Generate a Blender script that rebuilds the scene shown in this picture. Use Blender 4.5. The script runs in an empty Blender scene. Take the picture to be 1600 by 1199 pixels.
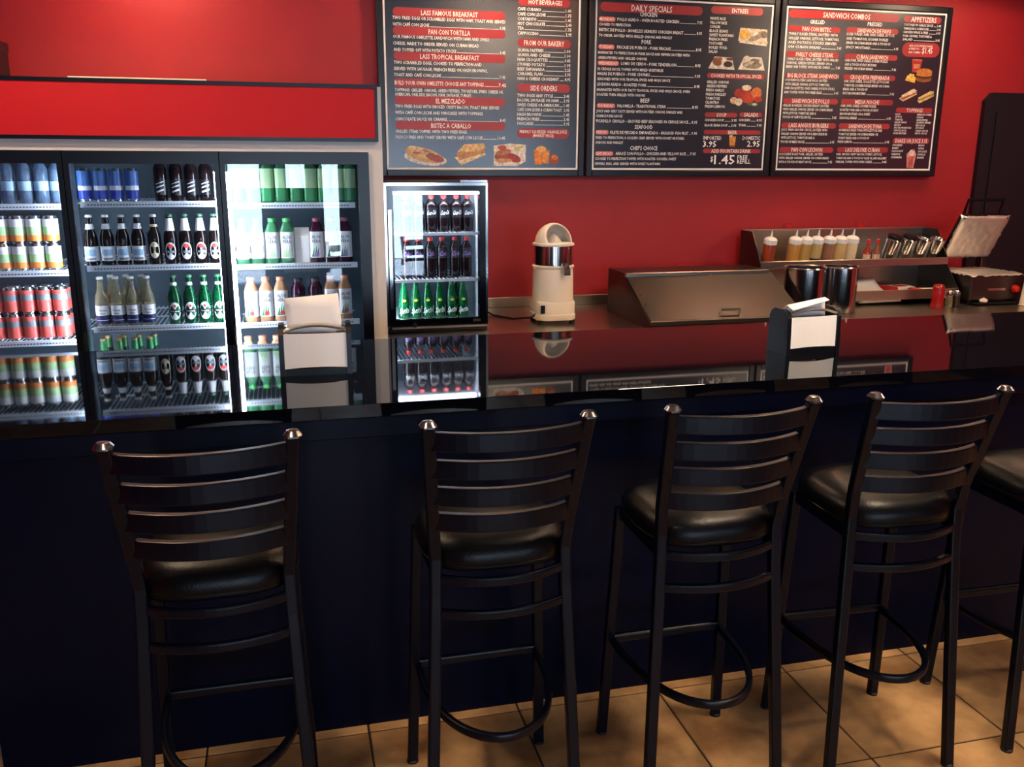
import bpy, bmesh, math, random
from mathutils import Vector, Matrix
random.seed(7)
SC = bpy.context.scene
COL = SC.collection
PI = math.pi
R = math.radians

# ------------------------------------------------------------------ camera
cam_d = bpy.data.cameras.new('camera'); cam = bpy.data.objects.new('camera', cam_d); COL.objects.link(cam)
cam_d.sensor_width = 36; cam_d.lens = 36 * 1399.27 / 1600; cam_d.clip_start = .05
yaw, pitch, roll = R(14.1117), R(13.9135), R(0.2414)
fw = Vector((math.sin(yaw) * math.cos(pitch), math.cos(yaw) * math.cos(pitch), -math.sin(pitch)))
rt = Vector((math.cos(yaw), -math.sin(yaw), 0)); up = rt.cross(fw)
rt2 = rt * math.cos(roll) + up * math.sin(roll); up2 = up * math.cos(roll) - rt * math.sin(roll)
cam.matrix_world = Matrix(((rt2.x, up2.x, -fw.x, 0), (rt2.y, up2.y, -fw.y, 0), (rt2.z, up2.z, -fw.z, 1.75), (0, 0, 0, 1)))
SC.camera = cam
# ------------------------------------------------------------------ view and world (overcast daylight outside the shop windows)
SC.view_settings.view_transform = 'Standard'; SC.view_settings.look = 'None'
SC.view_settings.exposure = 0.5; SC.view_settings.gamma = 1.0; SC.view_settings.use_curve_mapping = False
wd = bpy.data.worlds.new('daylight'); SC.world = wd; wd.use_nodes = True
wd.node_tree.nodes['Background'].inputs[0].default_value = (.66, .80, 1.0, 1)
wd.node_tree.nodes['Background'].inputs[1].default_value = 16.0
CEIL = 2.95
WY = -4.5
WIN = [(-.75, -.27, .05, 2.1), (.02, .34, 1.35, 2.1), (.52, .80, .3, 2.1), (1.5, 2.05, .3, 2.1), (3.2, 3.9, .9, 2.1)]   # glazed door and shop windows behind the camera (x0, x1, z0, z1)
for a, b, c, d in WIN:                                              # portals: guide the daylight through the panes
    ld = bpy.data.lights.new('window_daylight', 'AREA'); ld.shape = 'RECTANGLE'; ld.size = b - a; ld.size_y = d - c
    ld.cycles.is_portal = True
    lo = bpy.data.objects.new('window_daylight', ld); COL.objects.link(lo)
    lo.location = ((a + b) / 2, WY - .02, (c + d) / 2); lo.rotation_euler = (R(90), 0, 0)

# ------------------------------------------------------------------ materials
def lin(c):
    return tuple(((v / 255) / 12.92 if v / 255 <= .04045 else ((v / 255 + .055) / 1.055) ** 2.4) for v in c)
M = {}
def mat(name, rgb, rough=.5, metal=0, spec=.5, emit=None, trans=0, var=None, bump=None, coat=0, rand=0, ior=None, alpha=None):
    m = bpy.data.materials.new(name); m.use_nodes = True; nt = m.node_tree; p = nt.nodes['Principled BSDF']
    c = lin(rgb) + (1,)
    p.inputs['Base Color'].default_value = c; p.inputs['Roughness'].default_value = rough; p.inputs['Metallic'].default_value = metal
    p.inputs['Specular IOR Level'].default_value = spec; p.inputs['Transmission Weight'].default_value = trans
    p.inputs['Coat Weight'].default_value = coat; p.inputs['Coat Roughness'].default_value = .05
    if ior: p.inputs['IOR'].default_value = ior
    if emit: p.inputs['Emission Color'].default_value = lin(emit[0]) + (1,); p.inputs['Emission Strength'].default_value = emit[1]
    if var or bump or rand:
        tc = nt.nodes.new('ShaderNodeTexCoord')
    if var:                                                          # (scale, second colour, stretch)
        nz = nt.nodes.new('ShaderNodeTexNoise'); nz.inputs['Scale'].default_value = var[0]; nz.inputs['Detail'].default_value = 5
        src = tc.outputs['Object']
        if len(var) > 2:
            mp = nt.nodes.new('ShaderNodeMapping'); mp.inputs['Scale'].default_value = var[2]; nt.links.new(src, mp.inputs[0]); src = mp.outputs[0]
        if rand:
            oi = nt.nodes.new('ShaderNodeObjectInfo'); ad = nt.nodes.new('ShaderNodeVectorMath'); ad.operation = 'ADD'
            sc = nt.nodes.new('ShaderNodeMath'); sc.operation = 'MULTIPLY'; sc.inputs[1].default_value = 37.0
            nt.links.new(oi.outputs['Random'], sc.inputs[0]); nt.links.new(src, ad.inputs[0]); nt.links.new(sc.outputs[0], ad.inputs[1]); src = ad.outputs[0]
        nt.links.new(src, nz.inputs['Vector'])
        rp = nt.nodes.new('ShaderNodeValToRGB'); rp.color_ramp.elements[0].position = .33; rp.color_ramp.elements[1].position = .68
        rp.color_ramp.elements[0].color = c; rp.color_ramp.elements[1].color = lin(var[1]) + (1,)
        nt.links.new(nz.outputs['Fac'], rp.inputs[0]); nt.links.new(rp.outputs[0], p.inputs['Base Color'])
    if bump:                                                         # (scale, strength, stretch)
        nb = nt.nodes.new('ShaderNodeTexNoise'); nb.inputs['Scale'].default_value = bump[0]; nb.inputs['Detail'].default_value = 4
        src = tc.outputs['Object']
        if len(bump) > 2:
            mp = nt.nodes.new('ShaderNodeMapping'); mp.inputs['Scale'].default_value = bump[2]; nt.links.new(src, mp.inputs[0]); src = mp.outputs[0]
        nt.links.new(src, nb.inputs['Vector'])
        bp = nt.nodes.new('ShaderNodeBump'); bp.inputs['Strength'].default_value = bump[1]; bp.inputs['Distance'].default_value = .01
        nt.links.new(nb.outputs['Fac'], bp.inputs['Height']); nt.links.new(bp.outputs[0], p.inputs['Normal'])
    M[name] = m
    return m
def glass_mat(name, tint, ior=1.5, rough=0.0):                       # thin pane: clear, with the mirror image growing at a slant
    m = bpy.data.materials.new(name); m.use_nodes = True; nt = m.node_tree; nt.nodes.clear()
    o = nt.nodes.new('ShaderNodeOutputMaterial'); mx = nt.nodes.new('ShaderNodeMixShader'); fr = nt.nodes.new('ShaderNodeFresnel')
    t = nt.nodes.new('ShaderNodeBsdfTransparent'); g = nt.nodes.new('ShaderNodeBsdfGlossy')
    fr.inputs[0].default_value = ior; t.inputs[0].default_value = tint + (1,); g.inputs['Roughness'].default_value = rough
    nt.links.new(fr.outputs[0], mx.inputs[0]); nt.links.new(t.outputs[0], mx.inputs[1]); nt.links.new(g.outputs[0], mx.inputs[2]); nt.links.new(mx.outputs[0], o.inputs[0])
    M[name] = m
mat('red_wall', (156, 18, 30), .55, var=(1.3, (148, 16, 28)), bump=(220, .08))
mat('red_panel', (196, 20, 30), .55, spec=.25)
mat('plaster', (112, 130, 160), .8, bump=(90, .1)); mat('ceiling_white', (190, 186, 178), .8)
mat('grout', (38, 26, 20), .9)
mat('tile', (192, 154, 106), .45, var=(6, (124, 88, 54)), bump=(14, .12), rand=1)
mat('granite', (3, 4, 9), .03, spec=.5, var=(260, (7, 9, 17)))
mat('counter_front', (1, 5, 25), .3, spec=.12)
mat('black_metal', (2, 6, 18), .3, spec=.22); mat('dark_chrome', (120, 120, 124), .2, 1); mat('chrome', (210, 210, 212), .12, 1)
mat('black_vinyl', (5, 5, 8), .34, spec=.18, bump=(160, .1))
mat('black_plastic', (3, 6, 16), .38, spec=.35); mat('black_gloss', (5, 8, 18), .12)
mat('fridge_white', (222, 214, 206), .4); mat('fridge_black', (5, 9, 22), .3, spec=.35)
mat('fridge_inner', (64, 84, 98), .55); mat('shelf_white', (222, 228, 236), .4)
mat('led', (255, 255, 255), .5, emit=((225, 238, 255), 42))
mat('tick', (70, 80, 95), .6)
mat('steel', (176, 168, 158), .3, 1, bump=(60, .03, (1, 30, 30))); mat('steel_dark', (86, 80, 78), .36, 1, bump=(60, .04, (1, 40, 40)))
mat('steel_polished', (205, 203, 200), .15, 1); mat('foil', (236, 230, 220), .36, .8, bump=(22, .35))
mat('cream', (232, 222, 206), .35); mat('cream_inner', (196, 188, 178), .5)
mat('paper', (244, 240, 236), .7); mat('paper_red', (196, 40, 40), .6); mat('card_face', (238, 234, 230), .45)
mat('menu_panel', (20, 23, 42), .25, spec=1.0); mat('menu_frame', (9, 11, 22), .3)
mat('print_white', (236, 230, 226), .45); mat('print_red', (150, 34, 40), .4); mat('print_pink', (206, 96, 92), .45)
mat('door_dark', (10, 11, 22), .4); mat('rubber', (10, 10, 12), .6); mat('red_knob', (200, 30, 26), .3)
glass_mat('pane', (.97, .985, 1.0)); glass_mat('window_pane', (.95, .98, 1.0))

# ------------------------------------------------------------------ mesh helpers
class MB:
    def __init__(s): s.v = []; s.f = []; s.m = []; s.sm = []
    def add(s, vs, fs, mi=0, sm=False):
        o = len(s.v); s.v += [tuple(v) for v in vs]
        for f in fs: s.f.append([i + o for i in f]); s.m.append(mi); s.sm.append(sm)
        return s
    def box(s, x0, x1, y0, y1, z0, z1, mi=0):
        return s.add([(x0, y0, z0), (x1, y0, z0), (x1, y1, z0), (x0, y1, z0), (x0, y0, z1), (x1, y0, z1), (x1, y1, z1), (x0, y1, z1)],
              [(0, 3, 2, 1), (4, 5, 6, 7), (0, 1, 5, 4), (1, 2, 6, 5), (2, 3, 7, 6), (3, 0, 4, 7)], mi)
    def rbox(s, x0, x1, y0, y1, z0, z1, b=.004, mi=0):               # box with chamfered edges
        vs = []
        for z, k in ((z0, b), (z0 + b, 0), (z1 - b, 0), (z1, b)):
            c = b
            vs += [(x0 + k, y0 + c + k, z), (x0 + c + k, y0 + k, z), (x1 - c - k, y0 + k, z), (x1 - k, y0 + c + k, z),
                   (x1 - k, y1 - c - k, z), (x1 - c - k, y1 - k, z), (x0 + c + k, y1 - k, z), (x0 + k, y1 - c - k, z)]
        fs = [tuple(reversed(range(8))), tuple(range(24, 32))]
        for r in range(3):
            for i in range(8): a = r * 8 + i; c_ = r * 8 + (i + 1) % 8; fs.append((a, c_, c_ + 8, a + 8))
        return s.add(vs, fs, mi)
    def prism(s, poly, a0, a1, axis='x', mi=0):                       # polygon in the other two axes, extruded along axis
        n = len(poly)
        def P(a, p): return {'x': (a, p[0], p[1]), 'y': (p[0], a, p[1]), 'z': (p[0], p[1], a)}[axis]
        vs = [P(a0, p) for p in poly] + [P(a1, p) for p in poly]
        fs = [tuple(reversed(range(n))), tuple(range(n, 2 * n))] + [(i, (i + 1) % n, (i + 1) % n + n, i + n) for i in range(n)]
        return s.add(vs, fs, mi)
    def lathe(s, prof, n=20, c=(0, 0, 0), mi=0, sq=0, sm=True, a0=0, a1=2 * PI):
        full = abs(a1 - a0 - 2 * PI) < 1e-6; k = n if full else n + 1
        vs = []
        for r, z in prof:
            for i in range(k):
                a = a0 + (a1 - a0) * i / n; q = 1
                if sq: q = (abs(math.cos(a)) ** (2 + sq) + abs(math.sin(a)) ** (2 + sq)) ** (-1 / (2 + sq))
                vs.append((c[0] + r * q * math.cos(a), c[1] + r * q * math.sin(a), c[2] + z))
        fs = []
        for j in range(len(prof) - 1):
            for i in range(n):
                i2 = (i + 1) % k
                fs.append((j * k + i, j * k + i2, (j + 1) * k + i2, (j + 1) * k + i))
        s.add(vs, fs, mi, sm)
        if full:
            if prof[0][0] > 1e-5: s.add(vs[:k], [tuple(reversed(range(k)))], mi)
            if prof[-1][0] > 1e-5: s.add(vs[-k:], [tuple(range(k))], mi)
        return s
    def sweep(s, path, sec, side=None, closed=False, mi=0, sm=True):  # section points (a, b): a along side, b along side x tangent
        n = len(sec); vs = []; P = [Vector(p) for p in path]; N = len(P)
        for i, p in enumerate(P):
            if closed: t = P[(i + 1) % N] - P[i - 1]
            else: t = P[min(i + 1, N - 1)] - P[max(i - 1, 0)]
            t.normalize(); sd = Vector(side) if side else Vector((0, 0, 1))
            sd = (sd - t * sd.dot(t)).normalized(); bn = t.cross(sd)
            vs += [p + sd * a + bn * b for a, b in sec]
        fs = []
        for i in range(N if closed else N - 1):
            i2 = (i + 1) % N
            for j in range(n): fs.append((i * n + j, i * n + (j + 1) % n, i2 * n + (j + 1) % n, i2 * n + j))
        s.add(vs, fs, mi, sm)
        if not closed: s.add(vs[:n], [tuple(reversed(range(n)))], mi); s.add(vs[-n:], [tuple(range(n))], mi)
        return s
    def mesh(s, name, mats, fix=True):
        me = bpy.data.meshes.new(name); me.from_pydata(s.v, [], s.f)
        for m in (mats if isinstance(mats, (list, tuple)) else [mats]): me.materials.append(M[m])
        for p, mi, sm in zip(me.polygons, s.m, s.sm): p.material_index = mi; p.use_smooth = sm
        if fix:
            bm = bmesh.new(); bm.from_mesh(me); bmesh.ops.remove_doubles(bm, verts=bm.verts, dist=1e-6)
            bmesh.ops.recalc_face_normals(bm, faces=bm.faces); bm.to_mesh(me); bm.free()
        if any(s.sm): me.set_sharp_from_angle(angle=R(38))
        me.update(); return me
    def build(s, name, mats, parent=None, loc=None, fix=True):
        return link(name, s.mesh(name, mats, fix), parent, loc)
def link(name, me, parent=None, loc=None):
    o = bpy.data.objects.new(name, me); COL.objects.link(o)
    if parent: o.parent = parent
    if loc: o.location = loc
    return o
def circ(r, n=10): return [(r * math.cos(2 * PI * i / n), r * math.sin(2 * PI * i / n)) for i in range(n)]
def rrect(w, h, b):                                                  # rounded rectangle section
    w /= 2; h /= 2; out = []
    for cx, cy, a in ((w - b, h - b, 0), (-w + b, h - b, 90), (-w + b, -h + b, 180), (w - b, -h + b, 270)):
        for k in (0, 45, 90): out.append((cx + b * math.cos(R(a + k)), cy + b * math.sin(R(a + k))))
    return out
def tag(o, label, cat, group=None):
    o['label'] = label; o['category'] = cat
    if group: o['group'] = group
    return o
def thing(name, label, cat, loc=(0, 0, 0), rz=0, group=None):
    o = bpy.data.objects.new(name, None); o.empty_display_size = .05; COL.objects.link(o); o.location = loc; o.rotation_euler = (0, 0, rz)
    return tag(o, label, cat, group)
def struct(o): o['kind'] = 'structure'; return o
ORD = ['first', 'second', 'third', 'fourth', 'fifth', 'sixth', 'seventh', 'eighth', 'ninth', 'tenth']
# lettering: built-in font, turned into flat mesh data
_tc = {}
def text_geo(s, bold=.012):
    if (s, bold) in _tc: return _tc[(s, bold)]
    cu = bpy.data.curves.new('t', 'FONT'); cu.body = s; cu.resolution_u = 1; cu.offset = bold; cu.fill_mode = 'FRONT'
    ob = bpy.data.objects.new('t', cu); me = bpy.data.meshes.new_from_object(ob)
    v = [(p.co.x, p.co.y) for p in me.vertices]; f = [tuple(p.vertices) for p in me.polygons]
    bpy.data.objects.remove(ob); bpy.data.meshes.remove(me); bpy.data.curves.remove(cu)
    x0 = min(p[0] for p in v); x1 = max(p[0] for p in v)
    v = [((p[0] - x0), p[1]) for p in v]
    _tc[(s, bold)] = (v, f, x1 - x0); return _tc[(s, bold)]
CAP = .70                                                            # cap height of the font at size 1
def put_text(mb, s, u, v, w, h, y, mi=0, bold=.012):                 # on a plane facing -y
    vs, fs, tw = text_geo(s, bold); k = h / CAP; kx = w / tw
    mb.add([(u + p[0] * kx, y, v + p[1] * k) for p in vs], fs, mi)
def wrap_text(mb, s, r, z, w, h, mi=0, slant=0, rise=0, bold=.02):   # round a bottle, facing -y
    vs, fs, tw = text_geo(s, bold); k = h / CAP; kx = w / tw
    out = []
    for p in vs:
        x = p[0] * kx - w / 2; a = (x + slant * p[1] * k) / r
        out.append((r * math.sin(a), -r * math.cos(a), z + p[1] * k + rise * x))
    mb.add(out, fs, mi)
BOARDS=[
[('B', '', 0.054, 0.805, 0.624, 0.046, 'r'),
('T', 'LASS FAMOUS BREAKFAST', 0.208, 0.816, 0.314, 0.025, 'w'),
('T', 'TWO FRIED EGGS OR SCRAMBLED EGGS WITH HAM, TOAST AND SERVED', 0.052, 0.79, 0.627, 0.0165, 'w'),
('T', 'WITH CAFÉ CON LECHE', 0.053, 0.757, 0.199, 0.0165, 'w'),
('T', '6.95', 0.646, 0.757, 0.032, 0.0165, 'w'),
('L', '', 0.257, 0.757, 0.384, 0.0022, 'w'),
('B', '', 0.053, 0.71, 0.625, 0.046, 'r'),
('T', 'PAN CON TORTILLA', 0.247, 0.72, 0.232, 0.025, 'w'),
('T', 'OUR FAMOUS OMELETTE SANDWICH WITH HAM AND SWISS', 0.053, 0.694, 0.532, 0.0165, 'w'),
('T', 'CHEESE. MADE TO ORDER SERVED ON CUBAN BREAD', 0.052, 0.66, 0.476, 0.0165, 'w'),
('T', 'AND TOPPED OFF WITH POTATO STICKS', 0.055, 0.628, 0.344, 0.0165, 'w'),
('T', '6.45', 0.646, 0.628, 0.033, 0.0165, 'w'),
('L', '', 0.404, 0.628, 0.237, 0.0022, 'w'),
('B', '', 0.053, 0.581, 0.626, 0.046, 'r'),
('T', 'LASS TROPICAL BREAKFAST', 0.199, 0.592, 0.33, 0.025, 'w'),
('T', 'TWO SCRAMBLED EGGS, COOKED TO PERFECTION AND', 0.054, 0.562, 0.488, 0.0165, 'w'),
('T', 'SERVED WITH SAUSAGE, FRENCH FRIES OR HASH BROWNS,', 0.053, 0.53, 0.523, 0.0165, 'w'),
('T', 'TOAST AND CAFÉ CON LECHE', 0.053, 0.498, 0.26, 0.0165, 'w'),
('T', '7.45', 0.646, 0.498, 0.033, 0.0165, 'w'),
('L', '', 0.319, 0.498, 0.323, 0.0022, 'w'),
('B', '', 0.052, 0.441, 0.624, 0.046, 'r'),
('T', 'BUILD YOUR OWN OMELETTE CHOOSE ANY TOPPINGS.', 0.056, 0.454, 0.502, 0.021, 'w'),
('T', '7.45', 0.639, 0.454, 0.045, 0.019, 'w'),
('L', '', 0.563, 0.454, 0.072, 0.0022, 'w'),
('T', 'TOPPINGS: GRILLED ONIONS, GREEN PEPPERS, TOMATOES, SWISS CHEESE OR', 0.055, 0.419, 0.611, 0.0165, 'w'),
('T', 'AMERICAN. ONE SIDE: BACON, HAM, SAUSAGE, TURKEY.', 0.055, 0.396, 0.431, 0.0165, 'w'),
('B', '', 0.053, 0.35, 0.625, 0.046, 'r'),
('T', 'EL MEZCLADO', 0.282, 0.36, 0.165, 0.025, 'w'),
('T', 'TWO FRIED EGGS WITH SMOKED CRISPY BACON, TOAST AND SERVED', 0.055, 0.333, 0.59, 0.0165, 'w'),
('T', 'WITH CAFÉ CON LECHE AND PANCAKES WITH TOPPINGS', 0.054, 0.3, 0.494, 0.0165, 'w'),
('T', 'CHOCOLATE SAUCE OR CARAMEL', 0.055, 0.266, 0.292, 0.0165, 'w'),
('T', '8.45', 0.647, 0.266, 0.033, 0.0165, 'w'),
('L', '', 0.352, 0.266, 0.29, 0.0022, 'w'),
('B', '', 0.053, 0.218, 0.625, 0.046, 'r'),
('T', 'BISTEC A CABALLO', 0.253, 0.228, 0.227, 0.025, 'w'),
('T', 'GRILLED STEAK TOPPED WITH TWO FRIED EGGS.', 0.054, 0.2, 0.405, 0.0165, 'w'),
('T', 'FRENCH FRIES AND TOAST SERVED WITH CAFÉ CON LECHE', 0.053, 0.169, 0.492, 0.0165, 'w'),
('T', '10.45', 0.634, 0.169, 0.044, 0.0165, 'w'),
('L', '', 0.55, 0.169, 0.08, 0.0022, 'w'),
('B', '', 0.751, 0.888, 0.303, 0.042, 'r'),
('T', 'HOT BEVERAGES', 0.811, 0.897, 0.195, 0.024, 'w'),
('T', 'CAFE CUBANO', 0.748, 0.862, 0.136, 0.0165, 'w'),
('T', '1.40', 1.027, 0.862, 0.033, 0.0165, 'w'),
('L', '', 0.889, 0.862, 0.133, 0.0022, 'w'),
('T', 'CAFE CON LECHE', 0.748, 0.836, 0.162, 0.0165, 'w'),
('T', '1.75', 1.028, 0.836, 0.033, 0.0165, 'w'),
('L', '', 0.916, 0.836, 0.107, 0.0022, 'w'),
('T', 'CORTADITO', 0.749, 0.811, 0.108, 0.0165, 'w'),
('T', '1.45', 1.028, 0.811, 0.033, 0.0165, 'w'),
('L', '', 0.862, 0.811, 0.162, 0.0022, 'w'),
('T', 'HOT CHOCOLATE', 0.749, 0.787, 0.158, 0.0165, 'w'),
('T', '2.40', 1.029, 0.787, 0.034, 0.0165, 'w'),
('L', '', 0.912, 0.787, 0.112, 0.0022, 'w'),
('T', 'TEA', 0.749, 0.762, 0.035, 0.0165, 'w'),
('T', '1.75', 1.029, 0.762, 0.034, 0.0165, 'w'),
('L', '', 0.789, 0.762, 0.235, 0.0022, 'w'),
('T', 'CAPPUCCINO', 0.749, 0.736, 0.121, 0.0165, 'w'),
('T', '2.95', 1.03, 0.736, 0.034, 0.0165, 'w'),
('L', '', 0.875, 0.736, 0.149, 0.0022, 'w'),
('B', '', 0.749, 0.671, 0.312, 0.046, 'r'),
('T', 'FROM OUR BAKERY', 0.786, 0.681, 0.236, 0.027, 'w'),
('T', 'GUAVA PASTRIES', 0.749, 0.647, 0.151, 0.0165, 'w'),
('T', '1.00', 1.025, 0.647, 0.034, 0.0165, 'w'),
('L', '', 0.905, 0.647, 0.115, 0.0022, 'w'),
('T', 'GUAVA AND CHEESE', 0.749, 0.622, 0.191, 0.0165, 'w'),
('T', '1.00', 1.026, 0.622, 0.034, 0.0165, 'w'),
('L', '', 0.945, 0.622, 0.075, 0.0022, 'w'),
('T', 'HAM CROQUETTES', 0.749, 0.597, 0.176, 0.0165, 'w'),
('T', '0.85', 1.026, 0.597, 0.034, 0.0165, 'w'),
('L', '', 0.931, 0.597, 0.091, 0.0022, 'w'),
('T', 'STUFFED POTATO', 0.749, 0.571, 0.163, 0.0165, 'w'),
('T', '1.95', 1.027, 0.571, 0.034, 0.0165, 'w'),
('L', '', 0.917, 0.571, 0.105, 0.0022, 'w'),
('T', 'BEEF EMPANADA', 0.749, 0.546, 0.159, 0.0165, 'w'),
('T', '2.25', 1.027, 0.546, 0.034, 0.0165, 'w'),
('L', '', 0.914, 0.546, 0.108, 0.0022, 'w'),
('T', 'CARAMEL FLAN', 0.749, 0.521, 0.146, 0.0165, 'w'),
('T', '3.95', 1.028, 0.521, 0.034, 0.0165, 'w'),
('L', '', 0.901, 0.521, 0.122, 0.0022, 'w'),
('T', 'HAM & CHEESE CROISSANT', 0.75, 0.495, 0.243, 0.0165, 'w'),
('T', '4.95', 1.028, 0.495, 0.034, 0.0165, 'w'),
('L', '', 0.998, 0.495, 0.025, 0.0022, 'w'),
('B', '', 0.748, 0.431, 0.313, 0.046, 'r'),
('T', 'SIDE ORDERS', 0.825, 0.44, 0.158, 0.027, 'w'),
('T', 'TWO EGGS ANY STYLE', 0.748, 0.404, 0.211, 0.0165, 'w'),
('T', '2.45', 1.024, 0.404, 0.034, 0.0165, 'w'),
('L', '', 0.965, 0.404, 0.054, 0.0022, 'w'),
('T', 'BACON, SAUSAGE OR HAM', 0.748, 0.379, 0.244, 0.0165, 'w'),
('T', '2.95', 1.024, 0.379, 0.034, 0.0165, 'w'),
('L', '', 0.998, 0.379, 0.021, 0.0022, 'w'),
('T', 'SWISS CHEESE OR AMERICAN', 0.749, 0.353, 0.246, 0.0165, 'w'),
('T', '1.45', 1.025, 0.353, 0.034, 0.0165, 'w'),
('L', '', 1.0, 0.353, 0.019, 0.0022, 'w'),
('T', 'CAFÉ CON LECHE & CUBAN TOAST', 0.749, 0.327, 0.265, 0.0165, 'w'),
('T', '2.95', 1.025, 0.327, 0.034, 0.0165, 'w'),
('L', '', 1.019, 0.327, 0.001, 0.0022, 'w'),
('T', 'HASH BROWNS', 0.749, 0.301, 0.143, 0.0165, 'w'),
('T', '1.45', 1.026, 0.301, 0.034, 0.0165, 'w'),
('L', '', 0.898, 0.301, 0.123, 0.0022, 'w'),
('T', 'FRENCH FRIES', 0.749, 0.276, 0.131, 0.0165, 'w'),
('T', '2.45', 1.026, 0.276, 0.034, 0.0165, 'w'),
('L', '', 0.885, 0.276, 0.136, 0.0022, 'w'),
('T', 'PANCAKES', 0.749, 0.251, 0.096, 0.0165, 'w'),
('T', '3.95', 1.027, 0.251, 0.034, 0.0165, 'w'),
('L', '', 0.851, 0.251, 0.171, 0.0022, 'w'),
('B', '', 0.749, 0.178, 0.312, 0.054, 'r'),
('T', 'FRESHLY SQUEEZED ORANGE JUICE', 0.764, 0.206, 0.282, 0.017, 'w'),
('T', '(MARKET PRICE)', 0.842, 0.185, 0.125, 0.016, 'w'),
('P', 'omelette', 0.096, 0.022, 0.245, 0.113, ''),
('P', 'pressed_sandwich', 0.384, 0.021, 0.184, 0.126, ''),
('P', 'steak_plate', 0.612, 0.023, 0.188, 0.124, ''),
('P', 'orange_juice', 0.847, 0.028, 0.156, 0.108, '')],
[('B', '', 0.031, 0.878, 0.629, 0.05, 'r'),
('T', 'DAILY SPECIALS', 0.218, 0.887, 0.25, 0.032, 'w'),
('T', 'CHICKEN', 0.27, 0.86, 0.106, 0.023, 'w'),
('B', '', 0.023, 0.824, 0.1, 0.026, 'p'),
('T', 'MONDAY:', 0.028, 0.83, 0.089, 0.015, 'w'),
('T', 'POLLO ASADO - OVEN ROASTED CHICKEN', 0.134, 0.831, 0.38, 0.0165, 'w'),
('T', '7.95', 0.629, 0.831, 0.032, 0.0165, 'w'),
('L', '', 0.519, 0.831, 0.105, 0.0022, 'w'),
('T', 'COOKED TO PERFECTION', 0.025, 0.802, 0.19, 0.0145, 'w'),
('T', 'BISTEC DE POLLO - BONELESS SKINLESS CHICKEN BREAST', 0.026, 0.772, 0.519, 0.0165, 'w'),
('T', '8.95', 0.63, 0.772, 0.032, 0.0165, 'w'),
('L', '', 0.55, 0.772, 0.075, 0.0022, 'w'),
('T', 'TO ORDER, SAUTÉED WITH GRILLED ONIONS AND PARSLEY', 0.025, 0.743, 0.451, 0.0145, 'w'),
('T', 'PORK', 0.287, 0.711, 0.06, 0.023, 'w'),
('B', '', 0.024, 0.675, 0.098, 0.026, 'p'),
('T', 'TUESDAY:', 0.029, 0.681, 0.087, 0.015, 'w'),
('T', 'FRICASE DE PUERCO - PORK FRICASE', 0.137, 0.681, 0.333, 0.0165, 'w'),
('T', '8.95', 0.63, 0.681, 0.034, 0.0165, 'w'),
('L', '', 0.475, 0.681, 0.15, 0.0022, 'w'),
('T', 'MARINATED TO PERFECTION IN WINE SAUCE AND PEPPERS SAUTÉED WITH', 0.023, 0.65, 0.568, 0.0145, 'w'),
('T', 'GREEN PEPPERS AND GRILLED ONIONS', 0.023, 0.622, 0.301, 0.0145, 'w'),
('B', '', 0.022, 0.587, 0.13, 0.026, 'p'),
('T', 'WEDNESDAY:', 0.027, 0.592, 0.119, 0.015, 'w'),
('T', 'LOMO DE CERDO - PORK TENDERLOIN', 0.165, 0.593, 0.345, 0.0165, 'w'),
('T', '8.95', 0.63, 0.593, 0.034, 0.0165, 'w'),
('L', '', 0.516, 0.593, 0.109, 0.0022, 'w'),
('T', 'IN CREOLE SAUCE, TOPPED WITH MIXED VEGETABLES', 0.023, 0.561, 0.406, 0.0145, 'w'),
('T', 'MASAS DE PUERCO - PORK CHUNKS', 0.023, 0.534, 0.322, 0.0165, 'w'),
('T', '9.95', 0.63, 0.534, 0.035, 0.0165, 'w'),
('L', '', 0.351, 0.534, 0.274, 0.0022, 'w'),
('T', 'SEASONED WITH OUR TROPICAL SPICES AND MOJO SAUCE', 0.022, 0.506, 0.453, 0.0145, 'w'),
('T', 'LECHON ASADO - ROASTED PORK', 0.022, 0.476, 0.305, 0.0165, 'w'),
('T', '8.95', 0.63, 0.476, 0.035, 0.0165, 'w'),
('L', '', 0.333, 0.476, 0.292, 0.0022, 'w'),
('T', 'MARINATED WITH OUR TASTY TROPICAL SPICES AND MOJO SAUCE, OVEN', 0.021, 0.447, 0.582, 0.0145, 'w'),
('T', 'ROASTED THEN GRILLED WITH ONIONS', 0.022, 0.42, 0.299, 0.0145, 'w'),
('T', 'BEEF', 0.293, 0.387, 0.057, 0.023, 'w'),
('B', '', 0.023, 0.352, 0.114, 0.026, 'p'),
('T', 'THURSDAY:', 0.028, 0.358, 0.103, 0.015, 'w'),
('T', 'PALOMILLA - TRADITIONAL STEAK', 0.15, 0.358, 0.305, 0.0165, 'w'),
('T', '8.95', 0.624, 0.358, 0.037, 0.0165, 'w'),
('L', '', 0.461, 0.358, 0.159, 0.0022, 'w'),
('T', 'JUICY AND VERY TASTY SERVED WITH SAUTÉED ONIONS, PARSLEY AND', 0.022, 0.328, 0.541, 0.0145, 'w'),
('T', 'CHIMICHURRI SAUCE', 0.021, 0.301, 0.162, 0.0145, 'w'),
('T', 'PICADILLO CRIOLLO - GROUND BEEF SEASONED IN CREOLE SAUCE', 0.022, 0.272, 0.58, 0.0165, 'w'),
('T', '8.95', 0.625, 0.272, 0.037, 0.0165, 'w'),
('L', '', 0.607, 0.272, 0.013, 0.0022, 'w'),
('T', 'SEAFOOD', 0.263, 0.237, 0.113, 0.023, 'w'),
('B', '', 0.021, 0.203, 0.08, 0.026, 'p'),
('T', 'FRIDAY:', 0.026, 0.209, 0.068, 0.015, 'w'),
('T', 'FILETE DE PESCADO EMPANIZADO - BREADED FISH FILET', 0.111, 0.208, 0.497, 0.0165, 'w'),
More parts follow.
